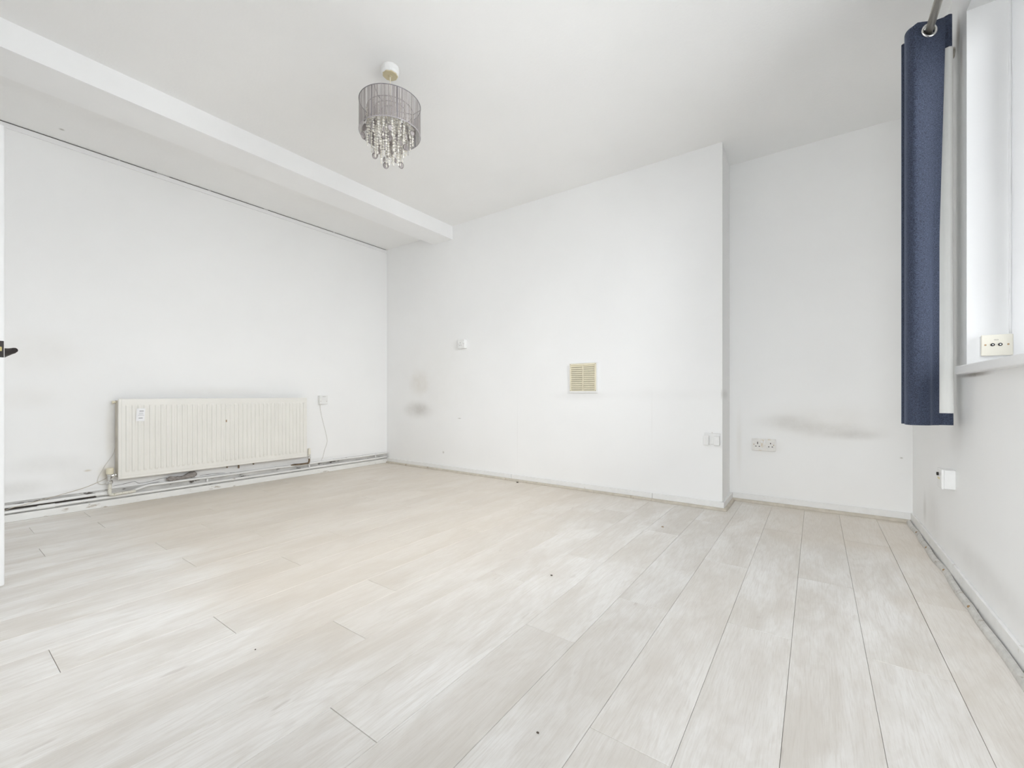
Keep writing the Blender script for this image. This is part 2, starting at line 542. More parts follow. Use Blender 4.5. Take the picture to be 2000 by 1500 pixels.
def box(bm, p0, p1, bevel=0.0, seg=2, mtx=None):
    r = bmesh.ops.create_cube(bm, size=1.0)
    vs = r['verts']
    c = [(a + b) / 2 for a, b in zip(p0, p1)]
    s = [abs(b - a) for a, b in zip(p0, p1)]
    for v in vs:
        v.co = Vector((v.co.x * s[0] + c[0], v.co.y * s[1] + c[1], v.co.z * s[2] + c[2]))
    if bevel > 0:
        es = list({e for v in vs for e in v.link_edges})
        rb = bmesh.ops.bevel(bm, geom=es, offset=bevel, segments=seg, profile=0.5, affect='EDGES')
        vs = list({v for f in rb['faces'] for v in f.verts} | {v for v in vs if v.is_valid})
    if mtx is not None:
        bmesh.ops.transform(bm, matrix=mtx, verts=vs)
    return vs

def new(*boxes, bevel=0.0, seg=2):
    bm = bmesh.new()
    for p0, p1 in boxes:
        box(bm, p0, p1, bevel, seg)
    return bm

def frame_axes(t):
    t = t.normalized()
    a = Vector((0, 0, 1)) if abs(t.z) < 0.9 else Vector((1, 0, 0))
    u = t.cross(a).normalized()
    return u, t.cross(u).normalized()

def tube(bm, pts, r, seg=8, cap=True, radii=None):
    pts = [Vector(p) for p in pts]
    rings = []
    u = None
    for i, p in enumerate(pts):
        t = (pts[min(i + 1, len(pts) - 1)] - pts[max(i - 1, 0)])
        t = t.normalized()
        if u is None:
            u, _ = frame_axes(t)
        u = (u - t * u.dot(t)).normalized()
        v = t.cross(u)
        rr = radii[i] if radii else r
        rings.append([bm.verts.new(p + (u * math.cos(2 * PI * k / seg) + v * math.sin(2 * PI * k / seg)) * rr) for k in range(seg)])
    for a, b in zip(rings, rings[1:]):
        for k in range(seg):
            bm.faces.new((a[k], a[(k + 1) % seg], b[(k + 1) % seg], b[k]))
    if cap:
        bm.faces.new(rings[0][::-1])
        bm.faces.new(rings[-1])
    return rings

def spline(pts, n=8):
    P = [Vector(p) for p in pts]
    out = []
    for i in range(len(P) - 1):
        p0, p1, p2, p3 = P[max(i - 1, 0)], P[i], P[i + 1], P[min(i + 2, len(P) - 1)]
        for k in range(n):
            t = k / n
            out.append(0.5 * ((2 * p1) + (p2 - p0) * t + (2 * p0 - 5 * p1 + 4 * p2 - p3) * t * t + (3 * p1 - p0 - 3 * p2 + p3) * t ** 3))
    out.append(P[-1])
    return out

def lathe(bm, prof, centre, axis=(0, 0, 1), seg=16):
    """prof: list of (radius, height along the axis)"""
    ax = Vector(axis).normalized()
    u, v = frame_axes(ax)
    c = Vector(centre)
    rings = []
    for r, h in prof:
        if r < 1e-6:
            rings.append([bm.verts.new(c + ax * h)])
        else:
            rings.append([bm.verts.new(c + ax * h + (u * math.cos(2 * PI * k / seg) + v * math.sin(2 * PI * k / seg)) * r) for k in range(seg)])
    for a, b in zip(rings, rings[1:]):
        for k in range(seg):
            q = [a[k % len(a)], a[(k + 1) % len(a)], b[(k + 1) % len(b)], b[k % len(b)]]
            q = [x for i, x in enumerate(q) if x not in q[:i]]
            if len(q) >= 3:
                bm.faces.new(q)
    for ring, rev in ((rings[0], True), (rings[-1], False)):
        if len(ring) > 2:
            bm.faces.new(ring[::-1] if rev else ring)
    return rings

def torus(bm, centre, R, r, axis=(0, 0, 1), seg=32, rs=8):
    ax = Vector(axis).normalized()
    u, v = frame_axes(ax)
    c = Vector(centre)
    rings = []
    for k in range(seg):
        a = 2 * PI * k / seg
        d = u * math.cos(a) + v * math.sin(a)
        rings.append([bm.verts.new(c + d * (R + r * math.cos(2 * PI * j / rs)) + ax * r * math.sin(2 * PI * j / rs)) for j in range(rs)])
    for k in range(seg):
        a, b = rings[k], rings[(k + 1) % seg]
        for j in range(rs):
            bm.faces.new((a[j], a[(j + 1) % rs], b[(j + 1) % rs], b[j]))

def prism(bm, outline, z0, z1):
    lo = [bm.verts.new((x, y, z0)) for x, y in outline]
    hi = [bm.verts.new((x, y, z1)) for x, y in outline]
    n = len(outline)
    for i in range(n):
        bm.faces.new((lo[i], lo[(i + 1) % n], hi[(i + 1) % n], hi[i]))
    bm.faces.new(lo[::-1])
    bm.faces.new(hi)

def struct(name, bm, material, parent=None, smooth=False):
    o = link_mesh(name, bm, material, parent, smooth=smooth)
    if parent is None:
        o['kind'] = 'structure'
    return o

def thing(name, label, cat, loc, group=None):
    o = bpy.data.objects.new(name, None)
    o.empty_display_size = 0.05
    o.location = loc
    COL.objects.link(o)
    o['label'] = label
    o['category'] = cat
    if group:
        o['group'] = group
    return o

def part(name, bm, material, parent, smooth=False, root=None, kind=None):
    """a part built in room coordinates; root is the empty that sets the origin (for sub-parts)"""
    base = root or parent
    return link_mesh(name, bm, material, parent, origin=base.location, smooth=smooth, kind=kind)

# ------------------------------------------------------------------ the room shell
floor = struct('floor', new(((XL - 0.1, YN - 0.1, -0.16), (XR + 0.1, YR + 0.1, -0.013))), M['subfloor'])

def plank(x0, x1, y0, y1, w0=0.0, w1=0.0):
    """one laminate board with a chamfered top edge; w0, w1 pull in the left edge at either end"""
    g, c, e = 0.00045, 0.0005, 0.0007     # e: the end joints stand a little wider
    bm = bmesh.new()
    def ring(i, z):
        return [bm.verts.new((x0 + w0 + g + i, y0 + e + i, z)), bm.verts.new((x1 - g - i, y0 + e + i, z)),
                bm.verts.new((x1 - g - i, y1 - e - i, z)), bm.verts.new((x0 + w1 + g + i, y1 - e - i, z))]
    a, b, t = ring(0, -0.0128), ring(0, -c), ring(c, 0.0)
    for p, q in ((a, b), (b, t)):
        for k in range(4):
            bm.faces.new((p[k], p[(k + 1) % 4], q[(k + 1) % 4], q[k]))
    bm.faces.new(t)
    bm.faces.new(a[::-1])
    link_mesh('plank', bm, M['plank'], floor)

JOINT = {-1: 2.25, 0: 1.68, 1: 0.96, 2: 1.66, 3: 0.943, 4: 1.612, 5: 1.235, 6: 0.617, 7: 1.51, 8: 0.858, 9: 1.136, 10: 0.625, 11: 0.244,
         12: 1.05, 13: 1.403, 14: 0.76, 15: 1.14, 16: 0.755, 17: 1.028, 18: 0.375, 19: 1.2, 20: 0.665, 21: 0.40, 22: 0.667, 23: 1.1}
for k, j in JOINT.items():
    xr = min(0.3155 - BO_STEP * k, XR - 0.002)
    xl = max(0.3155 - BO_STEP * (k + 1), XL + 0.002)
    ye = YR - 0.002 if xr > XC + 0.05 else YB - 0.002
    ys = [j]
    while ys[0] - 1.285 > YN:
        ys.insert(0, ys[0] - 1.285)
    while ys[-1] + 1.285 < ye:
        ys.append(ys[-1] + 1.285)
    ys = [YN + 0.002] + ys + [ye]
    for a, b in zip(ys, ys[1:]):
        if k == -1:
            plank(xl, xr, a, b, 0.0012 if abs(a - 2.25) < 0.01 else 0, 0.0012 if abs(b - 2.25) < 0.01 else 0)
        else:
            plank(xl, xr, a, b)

TOP = 2.70
struct('ceiling', new(((XL - 0.15, YN - 0.15, H), (XR + 0.4, YR + 0.15, TOP)), ((XL, YN, HR), (XB2, YB, H + 0.01))), M['ceiling'])
struct('trim_1', new(((XB2, YN, ZB), (XB1, YB, H))), M['beam'])          # boxed-in ceiling beam
struct('wall_left', new(((XL - 0.15, YN - 0.15, -0.15), (XL, YB + 0.02, TOP))), M['wall_left'])
bm = bmesh.new()
prism(bm, [(XL - 0.15, YB), (-0.525, YB), (-0.536, YR + 0.02), (-0.536, YR + 0.15), (XL - 0.15, YR + 0.15)], -0.15, TOP)
struct('wall_back', bm, M['wall_back'])
struct('wall_alcove', new(((-0.536, YR, -0.15), (XR + 0.02, YR + 0.15, TOP))), M['wall_alcove'])
struct('wall_right', new(((XR, YN - 0.15, -0.15), (XR + WT, YR + 0.15, WZ0 - 0.03)), ((XR, YN - 0.15, WZ1), (XR + WT, YR + 0.15, TOP)),
                         ((XR, WY1, WZ0 - 0.03), (XR + WT, YR + 0.15, WZ1)), ((XR, YN - 0.15, WZ0 - 0.03), (XR + WT, WY0, WZ1))), M['wall_right'])
# near wall with the doorway and the hall stub behind it
DX0, DX1, DZ = -3.49, -2.66, 1.95
YD = -0.075      # the wall with the doorway stands forward of the rest of the near wall
NX0, NX1, NZ0, NZ1, NT = -0.70, 0.44, 0.50, 2.335, 0.22     # added window behind the camera, put in to even out the light
struct('wall_near', new(((XL, YD - 0.12, -0.15), (DX0, YD, TOP)), ((DX1, YN - NT, -0.15), (DX1 + 0.12, YD, TOP)), ((DX0, YD - 0.12, DZ), (DX1, YD, TOP)),
                        ((DX0, YD - 0.12, -0.15), (DX1, YD, -0.002)), ((DX1 + 0.12, YN - NT, -0.15), (NX0, YN, TOP)),
                        ((NX0, YN - NT, -0.15), (NX1, YN, NZ0 - 0.03)), ((NX0, YN - NT, NZ1), (NX1, YN, TOP)),
                        ((NX1, YN - NT, -0.15), (XR + WT, YN, TOP))), M['paint'])
struct('wall_hall', new(((DX0 - 0.3, YD - 1.3, -0.15), (DX1 + 0.3, YD - 1.2, TOP)), ((DX0 - 0.3, YD - 1.2, -0.15), (DX0 - 0.2, YD - 0.12, TOP)),
                        ((DX1 + 0.2, YD - 1.2, -0.15), (DX1 + 0.3, YD - 0.12, TOP)), ((DX0 - 0.3, YD - 1.3, -0.15), (DX1 + 0.3, YD - 0.12, -0.002)),
                        ((DX0 - 0.3, YD - 1.3, 2.5), (DX1 + 0.3, YD - 0.12, TOP))), M['paint'])
struct('ground', new(((-40, -40, -0.6), (45, 40, -0.5))), M['ground'])

# cover strip along the top of the left wall, with a dark open joint above it
tr = struct('trim_2', new(((XL, YN, 2.467), (XL + 0.010, YB - 0.002, 2.4995)), bevel=0.0015, seg=1), M['paint'])
bm = bmesh.new()
for a, b in ((-0.36, 0.86), (0.87, 1.08), (1.16, 1.42), (1.44, 1.86), (1.9, 2.55), (2.57, 3.22)):
    box(bm, (XL, a, 2.4995), (XL + 0.0075, b, 2.5035))
link_mesh('open_joint', bm, M['dark_gap'], tr)

# skirting boards
struct('baseboard_left', new(((XL, YN, 0), (XL + 0.024, YB, 0.047)), bevel=0.004), M['skirt_left'])
bb = struct('baseboard_back', new(((XL + 0.024, YB - 0.013, 0), (-2.312, YB, 0.056)), ((-2.309, YB - 0.013, 0), (-1.005, YB, 0.056)),
                                  ((-1.003, YB - 0.013, 0), (-0.512, YB, 0.058)), bevel=0.0025), M['skirt'])
struct('baseboard_return', new(((-0.538, YB - 0.012, 0), (-0.512, YR, 0.058)), bevel=0.0025), M['skirt'])
struct('baseboard_alcove', new(((-0.512, YR - 0.013, 0), (XR, YR, 0.060)), bevel=0.0025), M['skirt'])
struct('baseboard_right', new(((XR - 0.011, YN, 0.002), (XR, YR - 0.013, 0.066)), bevel=0.0025), M['skirt'])

# quadrant beading along the floor edge
def quadrant(name, pts, rad, material, inward, hz=1.0):
    """quarter round strip along a path of (x, y); inward(i) gives the direction into the room"""
    bm = bmesh.new()
    rings = []
    for i, p in enumerate(pts):
        d = Vector(inward(i))
        base = Vector((p[0], p[1], 0.0005))
        prof = [(0, 0), (rad, 0), (rad * 0.97, rad * 0.35 * hz), (rad * 0.75, rad * 0.75 * hz), (rad * 0.35, rad * 0.97 * hz), (0, rad * hz)]
        rings.append([bm.verts.new(base + d * a + Vector((0, 0, z))) for a, z in prof])
    for a, b in zip(rings, rings[1:]):
        for k in range(len(a)):
            bm.faces.new((a[k], a[(k + 1) % len(a)], b[(k + 1) % len(b)], b[k]))
    bm.faces.new(rings[0])
    bm.faces.new(rings[-1][::-1])
    return struct(name, bm, material)
Q = 0.018
yq = YB - 0.013
n_ = 60
quadrant('trim_3', [(XL + 0.024 + (-0.498 - XL - 0.024) * i / n_, yq + 0.001 * math.sin(i * 0.9)) for i in range(n_ + 1)], Q, M['quad'], lambda i: (0, -1, 0))
quadrant('trim_4', [(-0.512, yq - 0.016 + (YR - 0.0165 - yq + 0.016) * i / 6) for i in range(7)], Q, M['quad'], lambda i: (1, 0, 0))
quadrant('trim_5', [(-0.512 + (XR - 0.012 + 0.512) * i / 20, YR - 0.013 + 0.001 * math.sin(i * 1.3)) for i in range(21)], 0.02, M['quad'], lambda i: (0, -1, 0))
NAILS = [3.32, 3.02, 2.68, 2.27]
def wave_x(y):
    # the strip is pinned at each nail and bows away from the skirting in between
    near = min(abs(y - a) for a in NAILS + [3.58, 1.4, 0.6])
    return XR - 0.0135 - 0.006 * min(1, near / 0.14) - 0.003 * math.sin(y * 9)
ny = 110
ypts = [YR - 0.014 - (YR - 0.014 - YN) * i / ny for i in range(ny + 1)]
qr = quadrant('trim_6', [(wave_x(y), y) for y in ypts], 0.017, M['quad_right'], lambda i: (-1, 0, 0), 1.15)
for y in NAILS:
    bm = bmesh.new()
    x = wave_x(y) - 0.013
    lathe(bm, [(0.0045, -0.002), (0.0055, 0.001), (0.004, 0.004), (0, 0.0048)], (x, y, 0.013), (-0.8, 0, 0.6), 8)
    link_mesh('nail_head', bm, M['screw'], qr, smooth=True)

# ------------------------------------------------------------------ window with sill (mostly beyond the right edge of the frame)
XW0, XW1 = 0.612, 0.70
FW = 0.03
win = struct('window_1', new(((XW0, WY0, WZ0), (XW1, WY0 + FW, WZ1)), ((XW0, WY1 - 0.006, WZ0), (XW1, WY1, WZ1)),
                             ((XW0 + 0.03, WY1 - FW, WZ0), (XW1, WY1 - 0.006, WZ1)),
                             ((XW0, WY0 + FW, WZ0), (XW1, WY1 - FW, WZ0 + FW)), ((XW0, WY0 + FW, WZ1 - FW), (XW1, WY1 - FW, WZ1)), bevel=0.002, seg=1), M['paint'])
win['label'] = 'white painted timber window frame at the right edge'
span = (WY1 - FW - (WY0 + FW)) / 3
for k in range(3):
    a = WY0 + FW + span * k
    b = a + span
    s = link_mesh('sash', new(((XW0 + 0.03, a, WZ0 + FW), (XW1 - 0.01, a + 0.032, WZ1 - FW)), ((XW0 + 0.03, b - 0.032, WZ0 + FW), (XW1 - 0.01, b, WZ1 - FW)),
                              ((XW0 + 0.03, a + 0.032, WZ0 + FW), (XW1 - 0.01, b - 0.032, WZ0 + FW + 0.04)),
                              ((XW0 + 0.03, a + 0.032, WZ1 - FW - 0.04), (XW1 - 0.01, b - 0.032, WZ1 - FW)), bevel=0.002, seg=1), M['paint'], win)
    link_mesh('pane', new(((XW0 + 0.052, a + 0.028, WZ0 + FW + 0.036), (XW0 + 0.056, b - 0.028, WZ1 - FW - 0.036))), M['glass'], s)
bm = bmesh.new()
box(bm, (XR - 0.034, WY0 - 0.02, WZ0 - 0.031), (XW0 + 0.04, WY1 - 0.001, WZ0), 0.003)
sill = link_mesh('window_sill', bm, M['paint'], win)
# ragged filler bead where the frame meets the plaster
bm = bmesh.new()
pts = []
for i in range(60):
    z = 1.036 + (WZ1 - 1.036) * i / 59
    pts.append((XW0 - 0.004 + 0.0012 * noise.noise(Vector((0, 0, z * 9))), WY1 - 0.003, z))
tube(bm, pts, 0.004, 6, radii=[0.0042 + 0.0014 * noise.noise(Vector((3, 0, p[2] * 14))) for p in pts])
link_mesh('filler_bead', bm, M['paint'], win, smooth=True)

fill_win = struct('window_fill', new(((NX0, YN - 0.2, NZ0), (NX0 + FW, YN - 0.12, NZ1)), ((NX1 - FW, YN - 0.2, NZ0), (NX1, YN - 0.12, NZ1)),
                              ((NX0 + FW, YN - 0.2, NZ0), (NX1 - FW, YN - 0.12, NZ0 + FW)), ((NX0 + FW, YN - 0.2, NZ1 - FW), (NX1 - FW, YN - 0.12, NZ1)), bevel=0.002, seg=1), M['paint'])
fill_win['label'] = 'white painted window frame in the near wall, added for fill light'
span = NX1 - NX0 - 2 * FW
for k in range(1):
    a = NX0 + FW + span * k
    b = a + span
    y0, y1, za, zb = YN - 0.19, YN - 0.14, NZ0 + FW, NZ1 - FW
    s = link_mesh('sash', new(((a, y0, za), (a + 0.04, y1, zb)), ((b - 0.04, y0, za), (b, y1, zb)), ((a + 0.04, y0, za), (b - 0.04, y1, za + 0.045)),  # sash of the added window
                              ((a + 0.04, y0, zb - 0.045), (b - 0.04, y1, zb)), bevel=0.002, seg=1), M['paint'], fill_win)
    link_mesh('pane', new(((a + 0.036, YN - 0.167, za + 0.04), (b - 0.036, YN - 0.163, zb - 0.04))), M['glass'], s)
link_mesh('window_sill', new(((NX0 - 0.03, YN - 0.125, NZ0 - 0.03), (NX1 + 0.03, YN + 0.03, NZ0)), bevel=0.003), M['paint'], fill_win)  # sill of the added window

# ------------------------------------------------------------------ door, standing ajar at the left edge
door = bpy.data.objects.new('door_1', None)
COL.objects.link(door)
door['kind'] = 'structure'
door['label'] = 'white door standing ajar at the left edge'
DC = Vector((-2.734, 0.218, 0))          # far arris of the closing edge
DA = math.radians(20)
dd = Vector((math.cos(DA), math.sin(DA), 0))
dn = Vector((-math.sin(DA), math.cos(DA), 0))
DM = Matrix(((dd.x, dn.x, 0, DC.x), (dd.y, dn.y, 0, DC.y), (0, 0, 1, 0), (0, 0, 0, 1)))   # local x along the leaf, y through it
bm = bmesh.new()
box(bm, (-0.76, -0.044, 0.010), (0, 0, 1.915), 0.006, 3, DM)
leaf = link_mesh('door_leaf', bm, M['door'], door, smooth=False)
bm = bmesh.new()
box(bm, (-0.001, -0.0300, 0.953), (0.0012, -0.0040, 1.021), 0.001, 2, DM)
plate = link_mesh('latch_plate', bm, M['black_metal'], door)
plate['label'] = 'dark latch plate'
bm = bmesh.new()
box(bm, (0.001, -0.0235, 0.978), (0.008, -0.0125, 0.996), 0.002, 2, DM)
link_mesh('latch_bolt', bm, M['brass'], plate)['label'] = 'brass latch bolt'
bm = bmesh.new()
hz = 0.970
cen = DM @ Vector((-0.058, 0.0, hz))
lathe(bm, [(0.027, 0), (0.027, 0.006), (0.023, 0.012), (0.0185, 0.026), (0.0135, 0.044), (0.0115, 0.056), (0.008, 0.060), (0, 0.061)], cen, dn + Vector((0, 0, 0.34)), 20)
hd = link_mesh('door_handle', bm, M['black_metal'], door, smooth=True)
hd['label'] = 'black lever handle'
bm = bmesh.new()
lv = [DM @ Vector((-0.058 + a, 0.050 + b, hz + 0.016 + c)) for a, b, c in ((0.010, 0.001, 0.004), (-0.02, 0.001, 0.004), (-0.05, 0.002, 0.001), (-0.085, 0.003, -0.004), (-0.118, 0.000, -0.008))]
tube(bm, spline(lv, 5), 0.009, 10, radii=[0.0105 - 0.0002 * i for i in range(21)])
link_mesh('lever', bm, M['black_metal'], hd, smooth=True)
bm = bmesh.new()
box(bm, (DX0, YD - 0.12, 0), (DX0 + 0.03, YD, DZ), 0.002)
box(bm, (DX1 - 0.03, YD - 0.12, 0), (DX1, YD, DZ), 0.002)
box(bm, (DX0 + 0.03, YD - 0.12, DZ - 0.03), (DX1 - 0.03, YD, DZ), 0.002)
link_mesh('door_frame', bm, M['door'], door)
for hzz in (0.25, 1.65):
    bm = bmesh.new()
    tube(bm, [DM @ Vector((-0.764, 0.004, hzz)), DM @ Vector((-0.764, 0.004, hzz + 0.09))], 0.006, 10)
    link_mesh('hinge', bm, M['brass'], door, smooth=True)

# ------------------------------------------------------------------ radiator
RX, RY0, RY1, RZ0, RZ1 = -4.020, 0.838, 2.213, 0.196, 0.769
rad = thing('radiator', 'long cream panel radiator with vertical ribs below the left wall', 'radiator', (-4.08, 1.53, RZ0))
bm = bmesh.new()
# pressed front: a height field over (y, z) with rounded vertical flutes
pitch, first, count = 0.0332, 0.887, 40
ys = [RY0, RY0 + 0.003, RY0 + 0.0135, RY0 + 0.0145, RY0 + 0.0165, RY0 + 0.0175]
yd = [0.004, 0.0, 0.0, 0.0012, 0.0012, 0.0]
for k in range(count):
    c = first + pitch * k
    for off, dp in ((-0.0120, 0.0), (-0.0095, -0.0015), (-0.0070, -0.0055), (0.0070, -0.0055), (0.0095, -0.0015), (0.0120, 0.0)):
        if c + off < RY1 - 0.012:
            ys.append(c + off)
            yd.append(dp)
ys += [RY1 - 0.003, RY1]
yd += [0.0, 0.004]
zs = [(RZ0, 0.004, 0), (RZ0 + 0.003, 0.0, 0), (RZ0 + 0.016, 0.0, 0), (RZ0 + 0.018, 0.0015, 0), (RZ0 + 0.021, 0, 0), (0.242, 0, 0), (0.248, 0, 0.55), (0.256, 0, 1),
      (0.712, 0, 1), (0.720, 0, 0.55), (0.726, 0, 0), (RZ1 - 0.012, 0, 0), (RZ1 - 0.003, 0.0, 0), (RZ1, 0.004, 0)]
grid = []
for z, ed, f in zs:
    row = []
    for i, (y, d) in enumerate(zip(ys, yd)):
        edge = i in (0, len(ys) - 1)
        frame = i < 6
        dx = max(ed, d if (edge or frame) else 0) if (edge or ed > 0 or frame) else 0
        if not frame and not edge:
            dx += -d * f * -1.0 if False else d * f * -1.0 * -1.0
        row.append(bm.verts.new((RX - dx, y, z)))
    grid.append(row)
for a, b in zip(grid, grid[1:]):
    for i in range(len(a) - 1):
        bm.faces.new((a[i], a[i + 1], b[i + 1], b[i]))
# wrap back into a thin tray
bx = RX - 0.014
back = {}
border = [grid[0][i] for i in range(len(ys))] + [grid[j][-1] for j in range(1, len(zs))] + [grid[-1][i] for i in range(len(ys) - 2, -1, -1)] + [grid[j][0] for j in range(len(zs) - 2, 0, -1)]
bv = [bm.verts.new((bx, v.co.y, v.co.z)) for v in border]
nb = len(border)
for i in range(nb):
    bm.faces.new((border[i], border[(i + 1) % nb], bv[(i + 1) % nb], bv[i]))
bm.faces.new(bv)
part('ribbed_panel', bm, M['radiator'], rad)
bm = bmesh.new()
n_fin = 82
fy = [RY0 + 0.012 + (RY1 - RY0 - 0.024) * i / n_fin for i in range(n_fin + 1)]
fr = []
for i, y in enumerate(fy):
    x = bx - (0.002 if i % 2 == 0 else 0.030)
    fr.append((bm.verts.new((x, y, RZ0 + 0.05)), bm.verts.new((x, y, RZ1 - 0.045))))
for a, b in zip(fr, fr[1:]):
    bm.faces.new((a[0], b[0], b[1], a[1]))
part('convector_fins', bm, M['radiator_side'], rad)
for y0_, y1_ in ((RY0 + 0.002, RY0 + 0.006), (RY1 - 0.006, RY1 - 0.002)):
    part('end_channel', new(((XL + 0.009, y0_, RZ0 + 0.012), (bx, y1_, RZ1 - 0.012)), bevel=0.0012, seg=1), M['radiator_side'], rad)
for yb in (1.05, 2.02):
    part('wall_bracket', new(((XL + 0.0016, yb, RZ0 + 0.02), (bx - 0.034, yb + 0.03, RZ1 - 0.05))), M['radiator_side'], rad)
# bleed plug, cream cap and chrome valve at the left end
bm = bmesh.new()
lathe(bm, [(0.006, 0), (0.006, 0.012), (0.011, 0.012), (0.011, 0.022), (0.007, 0.024), (0, 0.025)], (-4.088, RY0 + 0.003, 0.745), (0, -1, 0), 10)
part('bleed_plug', bm, M['cream'], rad, smooth=False)['label'] = 'cream bleed plug'
VX, VY = -4.070, 0.803
bm = bmesh.new()
tube(bm, [(VX, RY0 + 0.004, 0.226), (VX, RY0 - 0.008, 0.226), (VX, RY0 - 0.009, 0.226), (VX, VY, 0.222)], 0.01, 12, radii=[0.0135, 0.0135, 0.010, 0.011])
lathe(bm, [(0.012, 0.168), (0.017, 0.170), (0.017, 0.186), (0.012, 0.190), (0.0125, 0.224), (0.016, 0.226), (0.016, 0.236), (0.010, 0.240)], (VX, VY, 0), (0, 0, 1), 12)
valve = part('valve_body', bm, M['chrome'], rad, smooth=False)
valve['label'] = 'chrome valve body'
bm = bmesh.new()
prof = [(0.0175, 0.236), (0.0205, 0.239), (0.0205, 0.272), (0.0195, 0.278), (0.012, 0.281), (0, 0.2815)]
lathe(bm, prof, (VX, VY, 0), (0, 0, 1), 18)
part('valve_cap', bm, M['cream'], valve, root=rad)['label'] = 'cream plastic cap'
# lockshield valve at the right end
LX, LY = -4.070, 2.261
bm = bmesh.new()
lathe(bm, [(0.009, 0.166), (0.014, 0.168), (0.014, 0.184), (0.010, 0.186), (0.012, 0.200), (0.012, 0.212), (0.009, 0.214)], (LX, LY, 0), (0, 0, 1), 12)
tube(bm, [(LX, RY1 - 0.004, 0.200), (LX, LY, 0.200)], 0.009, 10)
valve2 = part('valve_body', bm, M['chrome'], rad)
valve2['label'] = 'chrome valve body'
bm = bmesh.new()
lathe(bm, [(0.0125, 0.208), (0.0135, 0.211), (0.0125, 0.264), (0.010, 0.269), (0, 0.2705)], (LX, LY, 0), (0, 0, 1), 14)
part('valve_cap', bm, M['cream_pale'], valve2, root=rad)['label'] = 'cream plastic cap'
# paper sticker and the brown scuff on the ribs
bm = bmesh.new()
box(bm, (RX + 0.0056, 0.9345, 0.606), (RX + 0.0062, 0.9825, 0.698))
for v in bm.verts:
    v.co.y += (v.co.z - 0.652) * 0.06
part('sticker', bm, M['sticker'], rad)['label'] = 'white printed paper sticker'
bm = bmesh.new()
box(bm, (RX + 0.0054, 1.510, 0.569), (RX + 0.0066, 1.519, 0.589), 0.0005, 1)
part('brown_scuff', bm, M['crumb_tan'], rad)
for y in (1.55, 1.64, 1.76):
    bm = bmesh.new()
    box(bm, (XL + 0.012, y, 0.172 if y != 1.64 else 0.155), (XL + 0.03, y + 0.009, 0.2), 0.002, 1)
    part('fixing_hook', bm, M['copper'], rad)

# ------------------------------------------------------------------ heating pipes on the left wall
PX = XL + 0.016
up = thing('heating_pipe', 'upper white painted heating pipe under the radiator', 'pipe', (PX, 1.5, 0.113), 'heating pipes along the left wall')
bm = bmesh.new()
pts = [(PX + 0.004, 0.93, 0.088)] + [(PX, 1.02 + 2.215 * i / 30, 0.1125 + 0.0015 * math.sin(i * 0.7)) for i in range(31)]
tube(bm, spline(pts, 3), 0.0098, 12)
part('pipe_run', bm, M['pipe'], up, smooth=True)
bm = bmesh.new()
tube(bm, [(PX, -0.34 + 1.11 * i / 14, 0.098 + 0.001 * math.sin(i)) for i in range(15)], 0.0098, 12)
part('pipe_run', bm, M['pipe'], up, smooth=True)
bm = bmesh.new()
tube(bm, spline([(VX, VY, 0.1675), (VX, VY, 0.130), (VX, VY, 0.099), (VX - 0.001, VY + 0.012, 0.088), (VX - 0.004, VY + 0.04, 0.088), (VX - 0.012, 0.945, 0.090)], 6), 0.0105, 12)
part('chipped_tail', bm, M['pipe_chip'], up, smooth=True)['label'] = 'chipped cream pipe tail'
bm = bmesh.new()
tube(bm, [(PX, 0.735, 0.0985), (PX, 0.748, 0.0985), (PX, 0.749, 0.0985), (PX, 0.785, 0.0985), (PX, 0.786, 0.0985), (PX + 0.01, 0.805, 0.0985)], 0.013, 10,
     radii=[0.012, 0.0155, 0.014, 0.014, 0.0165, 0.015])
part('compression_joint', bm, M['pipe'], up)
bm = bmesh.new()
tube(bm, spline([(LX, LY, 0.1655), (LX, LY, 0.145), (LX - 0.001, LY - 0.008, 0.124), (LX - 0.003, LY - 0.025, 0.123), (LX - 0.010, LY - 0.10, 0.123), (PX + 0.006, LY - 0.135, 0.121), (PX, LY - 0.16, 0.115)], 6), 0.0085, 10)
part('copper_tail', bm, M['copper'], up, smooth=True)['label'] = 'bare brown copper tail'
lo = thing('heating_pipe', 'lower white painted heating pipe just above the skirting', 'pipe', (PX, 1.5, 0.066), 'heating pipes along the left wall')
bm = bmesh.new()
pts = [(PX + 0.002, -0.34 + 3.57 * i / 44, 0.0655 + 0.0012 * math.sin(i * 0.6)) for i in range(45)]
tube(bm, pts, 0.0098, 12)
part('pipe_run', bm, M['pipe'], lo, smooth=True)
bm = bmesh.new()
tube(bm, [(PX + 0.002, 0.46, 0.066), (PX + 0.002, 0.475, 0.066), (PX + 0.002, 0.476, 0.066), (PX + 0.002, 0.54, 0.066)], 0.015, 10, radii=[0.0125, 0.0145, 0.0135, 0.0135])
part('compression_joint', bm, M['pipe'], lo)
for y in (1.41, 2.284, 3.07):
    bm = bmesh.new()
    torus(bm, (PX, y, 0.1125), 0.0131, 0.0024, (0, 1, 0), 18, 6)
    torus(bm, (PX + 0.002, y, 0.066), 0.0133, 0.0020, (0, 1, 0), 18, 6)
    box(bm, (PX - 0.011, y - 0.006, 0.0785), (PX + 0.006, y + 0.006, 0.1005), 0.002, 1)
    part('double_pipe_clip', bm, M['pipe'], up)
